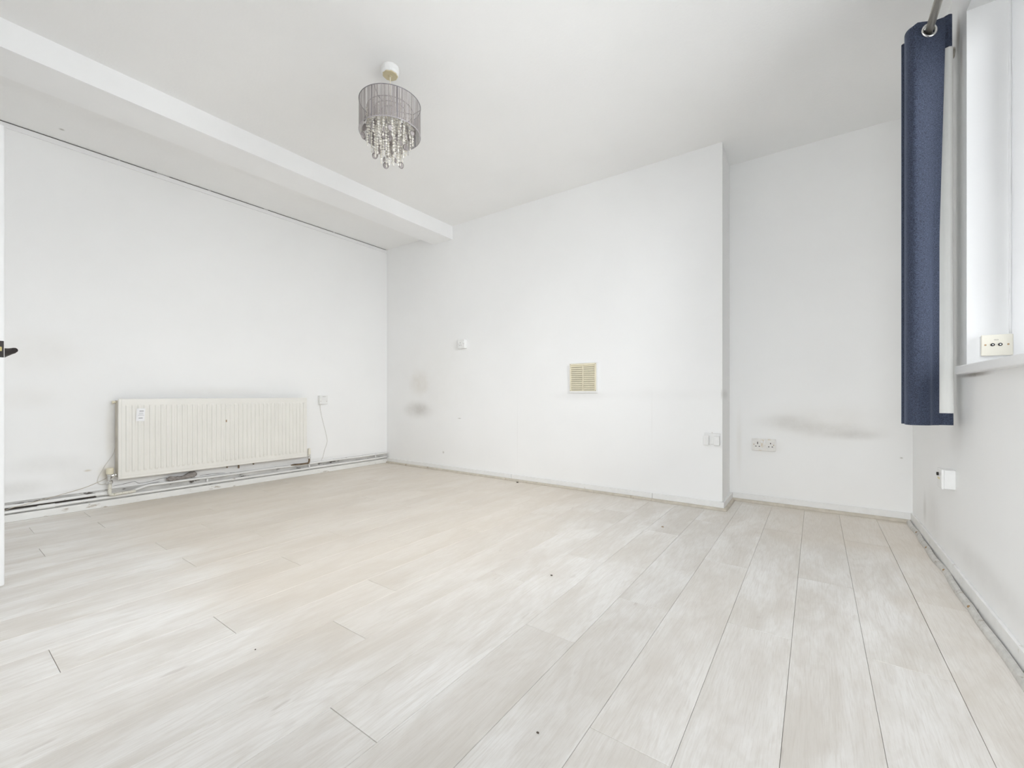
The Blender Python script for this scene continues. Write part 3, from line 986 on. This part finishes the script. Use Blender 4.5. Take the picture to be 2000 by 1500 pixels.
# open cracks in the plaster above the pipes
bm = bmesh.new()
def crack(pts, w):
    P = spline(pts, 6)
    ring = []
    for i, p in enumerate(P):
        k = w * (0.55 + 0.9 * abs(noise.noise(Vector((p.y * 30, p.z * 9, 0)))))
        if i in (0, len(P) - 1):
            k = 0.0004
        ring.append((bm.verts.new((XL + 0.0004, p.y, p.z - k)), bm.verts.new((XL + 0.0008, p.y, p.z + k))))
    for a, b in zip(ring, ring[1:]):
        bm.faces.new((a[0], b[0], b[1], a[1]))
for P in ([(0, 0.3, 0.112), (0, 0.5, 0.113), (0, 0.74, 0.118)], [(0, 0.83, 0.139), (0, 0.9, 0.146), (0, 0.95, 0.152), (0, 0.98, 0.134), (0, 1.05, 0.139), (0, 1.12, 0.150), (0, 1.24, 0.136)],
          [(0, 1.36, 0.131), (0, 1.42, 0.134), (0, 1.55, 0.128)], [(0, 0.86, 0.118), (0, 0.98, 0.12), (0, 1.1, 0.127)]):
    crack(P, 0.0017)
link_mesh('plaster_crack', bm, M['dark_gap'], bpy.data.objects['baseboard_left'])
bm = bmesh.new()
box(bm, (XL, YN, 0.0475), (XL + 0.0025, YB - 0.002, 0.1225))
link_mesh('grimy_plaster', bm, M['grime'], bpy.data.objects['baseboard_left'])
bm = bmesh.new()
box(bm, (XL + 0.0025, YN, 0.0772), (XL + 0.013, 0.742, 0.0872), 0.001, 1)
link_mesh('open_joint', bm, M['dark_gap'], bpy.data.objects['baseboard_left'])

# grey rag pushed in on top of the pipe
bm = bmesh.new()
P = [(-4.103, 1.135, 0.142), (-4.100, 1.155, 0.143), (-4.100, 1.19, 0.141), (-4.101, 1.225, 0.140), (-4.100, 1.262, 0.146), (-4.100, 1.29, 0.154), (-4.101, 1.315, 0.154), (-4.103, 1.332, 0.148)]
C = spline(P, 6)
base_r = [0.006, 0.018, 0.015, 0.013, 0.015, 0.024, 0.024, 0.006]
R_ = []
for i in range(len(C)):
    f = i / 6
    a = int(min(f, len(base_r) - 2))
    R_.append(base_r[a] + (base_r[a + 1] - base_r[a]) * (f - a))
rings = tube(bm, C, 0.02, 20, radii=R_)
for ring in rings:
    for v in ring:
        q = noise.noise(v.co * 70) * 0.006 + noise.noise(v.co * 25) * 0.004
        c = Vector((-4.101, v.co.y, 0.145))
        v.co += (v.co - c).normalized() * q
        v.co.x = max(v.co.x, XL + 0.002)
rag = link_mesh('rag', bm, M['rag'], origin=(-4.1, 1.23, 0.145), smooth=True)
rag['label'] = 'grey twisted rag stuffed between pipe and radiator'
rag['category'] = 'rag'

# loose cables at the left end of the radiator
CX = XL + 0.004
bm = bmesh.new()
tube(bm, spline([(CX, 0.862, 0.47), (CX, 0.842, 0.41), (CX + 0.004, 0.826, 0.36), (CX + 0.003, 0.787, 0.292), (CX, 0.757, 0.224), (CX + 0.004, 0.749, 0.184), (CX + 0.012, 0.765, 0.166),
                 (CX + 0.03, 0.790, 0.172), (-4.054, 0.806, 0.196), (-4.048, 0.818, 0.216), (-4.049, 0.830, 0.238)], 8), 0.0022, 6)
cb = link_mesh('cable', bm, M['cable'], origin=(CX, 0.78, 0.2), smooth=True)
cb['label'] = 'thin white cable looping from behind the radiator round its left valve'
cb['category'] = 'cable'
cb['group'] = 'loose cables by the radiator'
bm = bmesh.new()
tube(bm, spline([(-4.088, 0.796, 0.214), (CX + 0.016, 0.76, 0.188), (CX + 0.01, 0.668, 0.152), (CX + 0.006, 0.512, 0.1165), (PX + 0.0145, 0.43, 0.104), (PX + 0.014, 0.36, 0.091), (PX + 0.0145, 0.30, 0.080), (PX + 0.0145, 0.1, 0.078), (PX + 0.0145, -0.2, 0.078)], 8), 0.0020, 6)
cb = link_mesh('cable', bm, M['cable_tan'], origin=(CX, 0.5, 0.13), smooth=True)
cb['label'] = 'thin tan cable slanting down from the valve to the pipes by the door'
cb['category'] = 'cable'
cb['group'] = 'loose cables by the radiator'

# ------------------------------------------------------------------ wall fittings
def face_map(kind):
    """(u across, v up, w out of the wall) -> room coordinates"""
    if kind == 'back':
        return lambda u, v, w: Vector((u, YB - w, v))
    if kind == 'alcove':
        return lambda u, v, w: Vector((u, YR - w, v))
    if kind == 'left':
        return lambda u, v, w: Vector((XL + w, u, v))
    if kind == 'right':
        return lambda u, v, w: Vector((XR - w, u, v))
    if kind == 'reveal':
        return lambda u, v, w: Vector((u, WY1 - w, v))

def fbox(f, u0, u1, v0, v1, w0, w1, bevel=0.0, seg=2):
    a, b = f(u0, v0, w0), f(u1, v1, w1)
    bm = bmesh.new()
    box(bm, [min(a[i], b[i]) for i in range(3)], [max(a[i], b[i]) for i in range(3)], bevel, seg)
    return bm

def fcyl(f, u, v, w0, w1, r, seg=12, r1=None):
    a, b = f(u, v, w0), f(u, v, w1)
    bm = bmesh.new()
    tube(bm, [a, b], r, seg, radii=[r, r1 if r1 else r])
    return bm

def slot(f, u, v, hu, hv, w, parent):
    part('pin_slot', fbox(f, u - hu, u + hu, v - hv, v + hv, w - 0.002, w + 0.0004), M['hole'], parent)

# fused connection box with flex, left wall beside the radiator
f = face_map('left')
t = thing('flex_outlet', 'small white flex outlet box with trailing cable beside the radiator', 'outlet', (XL, 2.43, 0.75))
part('back_box', fbox(f, 2.383, 2.469, 0.703, 0.789, 0, 0.030, 0.003), M['plastic'], t)
fp = part('front_plate', fbox(f, 2.381, 2.471, 0.701, 0.791, 0.030, 0.038, 0.003), M['plastic'], t)
for u in (2.394, 2.458):
    part('screw', fcyl(f, u, 0.732, 0.0375, 0.0386, 0.0028, 8), M['screw'], fp, root=t)
bm = bmesh.new()
for i in range(6):
    u = 2.412 + i * 0.0058
    box(bm, f(u, 0.7765, 0.0378), f(u + 0.0036, 0.7795 + 0.0008 * (i % 2), 0.0384))
part('print', bm, M['rag'], fp, root=t)
bm = bmesh.new()
tube(bm, spline([f(2.402, 0.704, 0.012), f(2.402, 0.690, 0.012), f(2.407, 0.646, 0.008), f(2.435, 0.529, 0.004), f(2.468, 0.405, 0.004), f(2.483, 0.314, 0.006), f(2.457, 0.232, 0.004), f(2.432, 0.145, 0.004), f(2.405, 0.117, 0.004)], 8), 0.0021, 6)
part('flex', bm, M['cable'], t, smooth=True)['label'] = 'thin white flex'

# single switched socket, high on the back wall
f = face_map('back')
t = thing('wall_socket', 'single white socket in a deep box, high on the back wall', 'socket', (-2.91, YB, 1.31))
part('back_box', fbox(f, -2.952, -2.868, 1.267, 1.353, 0, 0.034, 0.002), M['plastic'], t)
fp = part('front_plate', fbox(f, -2.954, -2.866, 1.265, 1.355, 0.034, 0.044, 0.003), M['plastic'], t)
for u, v, hu, hv in ((-2.921, 1.322, 0.0022, 0.0045), (-2.932, 1.297, 0.0040, 0.0024), (-2.910, 1.297, 0.0040, 0.0024)):
    part('pin_slot', fbox(f, u - hu, u + hu, v - hv, v + hv, 0.042, 0.0444), M['hole'], fp, root=t)
part('rocker', fbox(f, -2.890, -2.880, 1.318, 1.336, 0.043, 0.0475, 0.0015), M['plastic'], fp, root=t)
for u in (-2.945, -2.875):
    part('screw', fcyl(f, u, 1.310, 0.0435, 0.0446, 0.0026, 8), M['screw'], fp, root=t)

# louvred vent
t = thing('air_vent', 'square cream louvred air vent with white surround on back wall', 'vent', (-1.575, YB, 0.94))
VU0, VU1, VV0, VV1 = -1.702, -1.446, 0.812, 1.064
bm = bmesh.new()
for a in (((VU0, VV0), (VU1, VV0 + 0.017)), ((VU0, VV1 - 0.006), (VU1, VV1)), ((VU0, VV0 + 0.017), (VU0 + 0.006, VV1 - 0.006)), ((VU1 - 0.012, VV0 + 0.017), (VU1, VV1 - 0.006))):
    p, q = f(a[0][0], a[0][1], 0), f(a[1][0], a[1][1], 0.016)
    box(bm, [min(p[i], q[i]) for i in range(3)], [max(p[i], q[i]) for i in range(3)], 0.0012, 1)
part('surround', bm, M['plastic'], t)
u0, u1, v0, v1 = VU0 + 0.006, VU1 - 0.012, VV0 + 0.017, VV1 - 0.006
um = (u0 + u1) / 2 + 0.001
bm = bmesh.new()
for a in (((u0, v0), (u1, v0 + 0.008)), ((u0, v1 - 0.015), (u1, v1)), ((u0, v0 + 0.008), (u0 + 0.010, v1 - 0.015)), ((u1 - 0.013, v0 + 0.008), (u1, v1 - 0.015)), ((um - 0.004, v0 + 0.008), (um + 0.004, v1 - 0.015))):
    p, q = f(a[0][0], a[0][1], 0.004), f(a[1][0], a[1][1], 0.019)
    box(bm, [min(p[i], q[i]) for i in range(3)], [max(p[i], q[i]) for i in range(3)], 0.001, 1)
grille = part('grille_frame', bm, M['cream'], t)
part('dark_duct', fbox(f, u0 + 0.004, u1 - 0.004, v0 + 0.004, v1 - 0.008, 0, 0.0035), M['hole'], t)
lp = (v1 - 0.015 - v0 - 0.008) / 12
for k in range(12):
    vb = v0 + 0.008 + lp * k
    for a, b in ((u0 + 0.010, um - 0.004), (um + 0.004, u1 - 0.013)):
        bm = bmesh.new()
        sec = [(vb + 0.0030, 0.0178), (vb + 0.0042, 0.0192), (vb + lp + 0.002, 0.0098), (vb + lp + 0.001, 0.0078)]
        ra = [bm.verts.new(f(a, v, w)) for v, w in sec]
        rb = [bm.verts.new(f(b, v, w)) for v, w in sec]
        for i in range(4):
            bm.faces.new((ra[i], ra[(i + 1) % 4], rb[(i + 1) % 4], rb[i]))
        bm.faces.new(ra)
        bm.faces.new(rb[::-1])
        part('louvre', bm, M['cream'], t)
for u, v in ((VU0 + 0.012, VV0 + 0.021), (VU1 - 0.017, VV0 + 0.021), (VU1 - 0.018, VV1 - 0.011), (VU0 + 0.012, VV1 - 0.012)):
    part('screw', fcyl(f, u, v, 0.0185, 0.0198, 0.0026, 8), M['copper'], t)

# twin cover blocks near the chimney corner
t = thing('twin_outlet', 'white double outlet with two raised blank covers near the corner', 'outlet', (-0.59, YB, 0.49))
bp = part('back_plate', fbox(f, -0.640, -0.538, 0.452, 0.530, 0, 0.012, 0.003), M['plastic'], t)
for a, b in ((-0.642, -0.606), (-0.574, -0.538)):
    part('cover_block', fbox(f, a, b, 0.448, 0.512, 0.010, 0.038, 0.003), M['plastic'], t)
part('screw', fcyl(f, -0.590, 0.533, 0, 0.004, 0.002, 8), M['screw'], t)

# stained double socket in the alcove
f = face_map('alcove')
t = thing('wall_socket', 'stained white double socket with two rockers in the alcove', 'socket', (-0.31, YR, 0.435))
part('back_box', fbox(f, -0.381, -0.237, 0.392, 0.474, 0, 0.012, 0.002), M['plastic'], t)
fp = part('front_plate', fbox(f, -0.385, -0.233, 0.389, 0.477, 0.012, 0.021, 0.003), M['plastic_dirty'], t)
for c in (-0.347, -0.266):
    for du, dv, hu, hv in ((0.0, 0.010, 0.0026, 0.0050), (-0.011, -0.014, 0.0044, 0.0026), (0.011, -0.014, 0.0044, 0.0026)):
        if c < -0.3 and du == 0:
            hv = 0.0085
        part('pin_slot', fbox(f, c + du - hu, c + du + hu, 0.435 + dv - hv, 0.435 + dv + hv, 0.019, 0.0214), M['hole'], fp, root=t)
for c in (-0.3195, -0.3025):
    part('rocker', fbox(f, c - 0.005, c + 0.005, 0.4465, 0.4645, 0.020, 0.0245, 0.0015), M['plastic'], fp, root=t)
for u in (-0.371, -0.247):
    part('screw', fcyl(f, u, 0.434, 0.0205, 0.0216, 0.0032, 8), M['screw'], fp, root=t)

# aerial box low on the right wall
f = face_map('right')
t = thing('aerial_outlet', 'deep white aerial box low on the right wall below curtain', 'outlet', (XR, 2.645, 0.43))
part('back_box', fbox(f, 2.605, 2.688, 0.388, 0.470, 0, 0.036, 0.002), M['plastic'], t)
fp = part('front_plate', fbox(f, 2.603, 2.690, 0.386, 0.472, 0.036, 0.045, 0.003), M['plastic'], t)
part('aerial_port', fcyl(f, 2.660, 0.446, 0.044, 0.051, 0.0075, 12), M['hole'], fp, root=t)
for k, u in enumerate((2.667, 2.652, 2.640)):
    part('contact', fbox(f, u - 0.002, u + 0.002, 0.424, 0.432, 0.0445, 0.0462), M['brass'], fp, root=t)

# aerial plate on the window reveal
f = face_map('reveal')
t = thing('aerial_plate', 'cream aerial plate with two dark ports above the window sill', 'outlet', (0.566, WY1, 0.99))
part('back_box', fbox(f, 0.5275, 0.6085, 0.952, 1.029, 0, 0.024, 0.002), M['plastic'], t)
fp = part('front_plate', fbox(f, 0.5255, 0.6105, 0.950, 1.031, 0.020, 0.028, 0.003), M['cream_pale'], t)
for u in (0.556, 0.576):
    pt = part('aerial_port', fcyl(f, u, 0.992, 0.027, 0.031, 0.0058, 16), M['hole'], fp, root=t)
    part('port_pin', fcyl(f, u, 0.992, 0.031, 0.0318, 0.0022, 8), M['chrome'], fp, root=t)
for u in (0.537, 0.597):
    part('screw', fcyl(f, u, 0.992, 0.0275, 0.0288, 0.0032, 10), M['screw'], fp, root=t)
cu = bpy.data.curves.new('plate_text', 'FONT')
cu.body = 'ISO'
cu.size = 0.0075
cu.align_x = 'CENTER'
cu.extrude = 0.0002
to = bpy.data.objects.new('plate_text', cu)
COL.objects.link(to)
bpy.context.view_layer.update()
dg = bpy.context.evaluated_depsgraph_get()
me = bpy.data.meshes.new_from_object(to.evaluated_get(dg))
bpy.data.objects.remove(to)
bm = bmesh.new()
bm.from_mesh(me)
bmesh.ops.transform(bm, matrix=Matrix.Translation(f(0.566, 1.008, 0.0283)) @ Matrix.Rotation(PI / 2, 4, 'X'), verts=bm.verts)
part('lettering', bm, M['rag'], fp, root=t)

# ------------------------------------------------------------------ curtain and rod
RDX, RDZ, RDR = 0.382, 2.306, 0.0135
rod = thing('curtain_rod', 'worn steel curtain rod under the ceiling at the window', 'curtain rod', (RDX, 2.2, RDZ))
bm = bmesh.new()
tube(bm, [(RDX, -0.28, RDZ), (RDX, 2.66, RDZ)], RDR, 20)
part('rod', bm, M['rod'], rod, smooth=True)
bm = bmesh.new()
lathe(bm, [(0.0135, 0), (0.019, 0.002), (0.022, 0.014), (0.018, 0.026), (0, 0.031)], (RDX, 2.658, RDZ), (0, 1, 0), 16)
part('finial', bm, M['rod'], rod, smooth=True)
for y in (2.635, 0.5):
    bm = bmesh.new()
    tube(bm, [(RDX, y, RDZ - 0.0135), (XR, y, RDZ - 0.0135)], 0.006, 10)
    lathe(bm, [(0.022, 0), (0.022, 0.005), (0.006, 0.007)], (XR, y, RDZ - 0.0135), (-1, 0, 0), 14)
    part('bracket', bm, M['rod'], rod, smooth=True)

cur = thing('curtain', 'dark blue eyelet curtain with white lining bunched beside the window', 'curtain', (RDX, 2.5, 0.674))
CT, CB = 2.347, 0.672
def outline(z):
    """plan of the gathered cloth at height z, from the leading edge backwards"""
    k = min(1, max(0, (z - 1.45) / 0.85))
    xe = 0.419 + 0.018 * k
    o = 0.004 * math.sin(z * 2.3)
    low = 1 - min(1, max(0, (z - 0.67) / 0.5))
    P = [(xe, 2.474 + 0.004 * low), (xe - 0.022, 2.459), (0.378 + o, 2.436), (0.348 + o, 2.422), (0.328, 2.424), (0.315, 2.440), (0.3105, 2.466),
         (0.318, 2.487), (0.36, 2.490), (0.41, 2.492), (0.438, 2.499), (0.452, 2.496), (0.462 + 0.004 * low, 2.504), (0.455, 2.517),
         (0.42, 2.522), (0.35, 2.520), (0.314, 2.519), (0.3075, 2.529), (0.316, 2.541), (0.36, 2.547), (0.43, 2.549), (0.452, 2.558), (0.44, 2.568),
         (0.36, 2.573), (0.322, 2.573), (0.315, 2.584), (0.324, 2.596), (0.38, 2.601), (0.45, 2.606)]
    return [Vector((x, y, 0)) for x, y in P]
zs_ = [CB, CB + 0.012, 0.722] + [0.76 + (2.20 - 0.76) * i / 26 for i in range(27)] + [2.245] + [2.262 + 0.011 * i for i in range(8)] + [CT]
plans = [spline(outline(z), 6) for z in zs_]
def top_z(z, p, i):
    if z == CT:   # heading sags at the folds
        sag = 0.020 * min(1, max(0, (0.345 - p.x) / 0.035))
        lift = (0.034 if p.y > 2.48 else 0.016) * min(1, max(0, (p.x - 0.40) / 0.04))
        return z - sag + lift
    return z
hole = lambda p, z: (p.x - RDX) ** 2 + (z - RDZ) ** 2 < 0.0215 ** 2
bm = bmesh.new()
G = []
for z, pl in zip(zs_, plans):
    G.append([bm.verts.new((p.x, p.y, top_z(z, p, i))) for i, p in enumerate(pl)])
for a, b in zip(G, G[1:]):
    for i in range(len(a) - 1):
        mid = (a[i].co + a[i + 1].co + b[i].co + b[i + 1].co) / 4
        if hole(mid, mid.z):
            continue
        bm.faces.new((a[i], a[i + 1], b[i + 1], b[i]))
part('cloth', bm, M['cloth'], cur, smooth=True)
bm = bmesh.new()
G = []
for z, pl in zip(zs_, plans):
    if not (0.72 < z < 2.25):
        continue
    row = []
    for i, p in enumerate(pl):
        tdir = (pl[min(i + 1, len(pl) - 1)] - pl[max(i - 1, 0)]).normalized()
        nrm = Vector((tdir.y, -tdir.x, 0))
        q = p + nrm * 0.0022
        row.append(bm.verts.new((q.x, q.y, z)))
    G.append(row)
for a, b in zip(G, G[1:]):
    for i in range(1, len(a) - 2):
        bm.faces.new((a[i], a[i + 1], b[i + 1], b[i]))
part('lining', bm, M['lining'], cur, smooth=True)['label'] = 'white lining'
for y in (2.4375, 2.491, 2.521, 2.5475, 2.573, 2.601):
    bm = bmesh.new()
    first_ring = y < 2.45
    torus(bm, (RDX, y - (0.001 if first_ring else 0), RDZ), 0.0245, 0.0050, (-0.43, 0.90, 0) if first_ring else (0, 1, 0), 36, 8)
    part('eyelet', bm, M['chrome'], cur, smooth=True)['label'] = 'silver eyelet ring'

# ------------------------------------------------------------------ pendant lamp
LXc, LYc = -1.853, 1.477
lamp = thing('pendant_lamp', 'silver grey string drum pendant with hanging crystal beads', 'lamp', (LXc, LYc, H))
bm = bmesh.new()
rr = lathe(bm, [(0.046, H), (0.047, H - 0.010), (0.045, H - 0.028), (0.041, H - 0.037), (0.036, H - 0.040)], (LXc, LYc, 0), (0, 0, 1), 22)
for ring in rr[1:]:
    for v in ring:
        c = Vector((LXc, LYc, v.co.z))
        v.co += (v.co - c) * 0.10 * noise.noise(v.co * 40)
rose = part('ceiling_rose', bm, M['plastic'], lamp, smooth=False)
bm = bmesh.new()
lathe(bm, [(0.041, H - 0.0385), (0.038, H - 0.0420), (0.010, H - 0.043), (0.008, H - 0.047), (0.005, H - 0.048)], (LXc, LYc, 0), (0, 0, 1), 9)
part('rose_cover', bm, M['olive_cream'], rose, root=lamp)['label'] = 'cream rose underside'
bm = bmesh.new()
tube(bm, [(LXc, LYc, H - 0.045), (LXc, LYc, 2.30)], 0.0034, 8)
part('cord', bm, M['cream_pale'], lamp, smooth=True)
SZ0, SZ1, SR = 2.190, 2.349, 0.158
for z, m_ in ((SZ1, 'shade_wire'), (SZ0, 'rim')):
    bm = bmesh.new()
    torus(bm, (LXc, LYc, z), SR, 0.0022, (0, 0, 1), 64, 6)
    part('shade_ring', bm, M[m_], lamp, smooth=True)
bm = bmesh.new()
NT = 760
for k in range(NT):
    a = 2 * PI * k / NT + random.uniform(-0.003, 0.003)
    # threads bunch, so the weave opens in places
    dens = noise.noise(Vector((math.cos(a) * 9, math.sin(a) * 9, 0.3)))
    if random.random() < 0.07 + max(0, dens) * 0.5:
        continue
    w = 2 * PI / NT * random.uniform(0.40, 0.68)
    a2 = a + random.uniform(-0.008, 0.008)
    r = SR + random.uniform(-0.0012, 0.0012)
    q = [bm.verts.new((LXc + r * math.cos(t_), LYc + r * math.sin(t_), z)) for t_, z in ((a - w, SZ0), (a + w, SZ0), (a2 + w, SZ1), (a2 - w, SZ1))]
    bm.faces.new(q)
part('string_shade', bm, M['thread'], lamp, kind='stuff')['label'] = 'silver grey thread drum'
for k in range(6):
    a = math.radians((-73.6, -25.6, 82, 118, 160, 190)[k])
    bm = bmesh.new()
    p = Vector((LXc + (SR - 0.002) * math.cos(a), LYc + (SR - 0.002) * math.sin(a), 0))
    tube(bm, [p + Vector((0, 0, SZ0)), p + Vector((0, 0, SZ1))], 0.0032, 6)
    part('shade_strut', bm, M['shade_wire'], lamp, smooth=True)
RZ = 2.317
for R in (0.118, 0.080, 0.042):
    bm = bmesh.new()
    torus(bm, (LXc, LYc, RZ), R, 0.0022, (0, 0, 1), 48, 6)
    part('bead_ring', bm, M['shade_wire'], lamp, smooth=True)
for k in range(3):
    a = 2 * PI * k / 3 + 0.9
    bm = bmesh.new()
    tube(bm, [(LXc, LYc, RZ + 0.006), (LXc + 0.118 * math.cos(a), LYc + 0.118 * math.sin(a), RZ), (LXc + SR * math.cos(a), LYc + SR * math.sin(a), SZ1)], 0.002, 6)
    part('spoke', bm, M['shade_wire'], lamp, smooth=True)
bm = bmesh.new()
lathe(bm, [(0.008, 2.335), (0.018, 2.330), (0.020, 2.290), (0.016, 2.285)], (LXc, LYc, 0), (0, 0, 1), 14)
hold = part('lampholder', bm, M['plastic'], lamp, smooth=False)
bm = bmesh.new()
lathe(bm, [(0.012, 2.288), (0.014, 2.275), (0.026, 2.255), (0.029, 2.235), (0.022, 2.215), (0, 2.207)], (LXc, LYc, 0), (0, 0, 1), 14)
part('bulb', bm, M['bulb'], lamp, smooth=True)

def strand_mesh(n_beads, seed):
    rnd = random.Random(seed)
    prof = [(0.0006, 0.002)]
    z = 0.0
    for i in range(n_beads):
        big = i % 3 != 2
        r = (0.0068 if big else 0.0045) * rnd.uniform(0.9, 1.1)
        h = r * 0.95
        prof += [(0.0008, z), (r * 0.72, z - h * 0.45), (r, z - h), (r * 0.72, z - h * 1.55), (0.0008, z - 2 * h)]
        z -= 2 * h + 0.0018
    # teardrop at the end
    prof += [(0.0008, z), (0.0034, z - 0.006), (0.0046, z - 0.012), (0.0034, z - 0.017), (0, z - 0.020)]
    bm = bmesh.new()
    lathe(bm, prof, (0, 0, 0), (0, 0, 1), 7)
    bmesh.ops.recalc_face_normals(bm, faces=bm.faces)
    for f_ in bm.faces:
        f_.smooth = False
    me = bpy.data.meshes.new('bead_strand')
    bm.to_mesh(me)
    bm.free()
    me.materials.append(M['bead'])
    return me, -z + 0.020
lib = {n: strand_mesh(n, n) for n in (11, 12, 13, 14, 16, 17, 18, 19, 20, 21)}
bm = bmesh.new()
lathe(bm, [(0, -0.0016), (0.6, -0.0012), (1.0, 0), (0.6, 0.0012), (0, 0.0016)], (0, 0, 0), (1, 0, 0), 18)
for v in bm.verts:
    v.co.y *= 0.0140
    v.co.z *= 0.0172
bmesh.ops.recalc_face_normals(bm, faces=bm.faces)
disc_me = bpy.data.meshes.new('oval_pendant')
bm.to_mesh(disc_me)
bm.free()
for p in disc_me.polygons:
    p.use_smooth = True
disc_me.materials.append(M['shell'])
rnd = random.Random(11)
def hang(name, me, off, rz=0.0, sc=1.0):
    o = bpy.data.objects.new(name, me)
    o.parent = lamp
    o.location = off
    o.rotation_euler = (rnd.uniform(-0.05, 0.05), 0, rz)
    o.scale = (sc, sc, sc)
    COL.objects.link(o)
for R, cnt, choices, zt in ((0.118, 20, (11, 12, 13, 14), RZ), (0.080, 14, (16, 17, 17, 18), RZ), (0.042, 8, (18, 19, 20), RZ), (0.012, 2, (20, 21), RZ)):
    for k in range(cnt):
        a = 2 * PI * k / cnt + rnd.uniform(-0.06, 0.06)
        n = rnd.choice(choices)
        me, ln = lib[n]
        x, y = R * math.cos(a), R * math.sin(a)
        hang('bead_strand', me, (x, y, zt - H), rnd.uniform(0, 6))
        if rnd.random() < 0.85:
            for _ in range(1 if R > 0.1 else 2):
                zz = zt - H - rnd.uniform(0.35, 1.02) * ln
                hang('oval_pendant', disc_me, (x * 1.10 + rnd.uniform(-0.006, 0.006), y * 1.10 + rnd.uniform(-0.006, 0.006), zz), rnd.uniform(0, PI), rnd.uniform(0.85, 1.2))

# ------------------------------------------------------------------ crumbs on the floor
def crumb(x, y, s, label, m='crumb', n=1):
    bm = bmesh.new()
    s *= 0.75
    bmesh.ops.create_icosphere(bm, subdivisions=2, radius=1.0)
    for v in bm.verts:
        k = 1 + 0.45 * noise.noise(v.co * 1.7 + Vector((x * 9, y * 9, 0)))
        v.co = Vector((v.co.x * k * s * 1.3, v.co.y * k * s, max(v.co.z, -0.6) * k * s * 0.6))
    zmin = min(v.co.z for v in bm.verts)
    for v in bm.verts:
        v.co += Vector((x, y, -zmin))
    o = link_mesh('crumb', bm, M[m], origin=(x, y, 0), smooth=False)
    o['label'] = label
    o['category'] = 'crumb'
    o['group'] = 'crumbs on the floor'
crumb(-0.950, 1.633, 0.0055, 'dark brown crumb lying by a plank end joint mid floor')
crumb(-0.535, 0.855, 0.0034, 'tiny black crumb on the near floor planks')
crumb(-0.752, 2.62, 0.0075, 'tan crumb on the floor in front of the chimney breast', 'crumb_tan')
crumb(-2.203, 3.175, 0.011, 'black lump on the floor against the back wall beading')
crumb(-1.43, 0.62, 0.003, 'tiny dark crumb on the planks at left of centre')
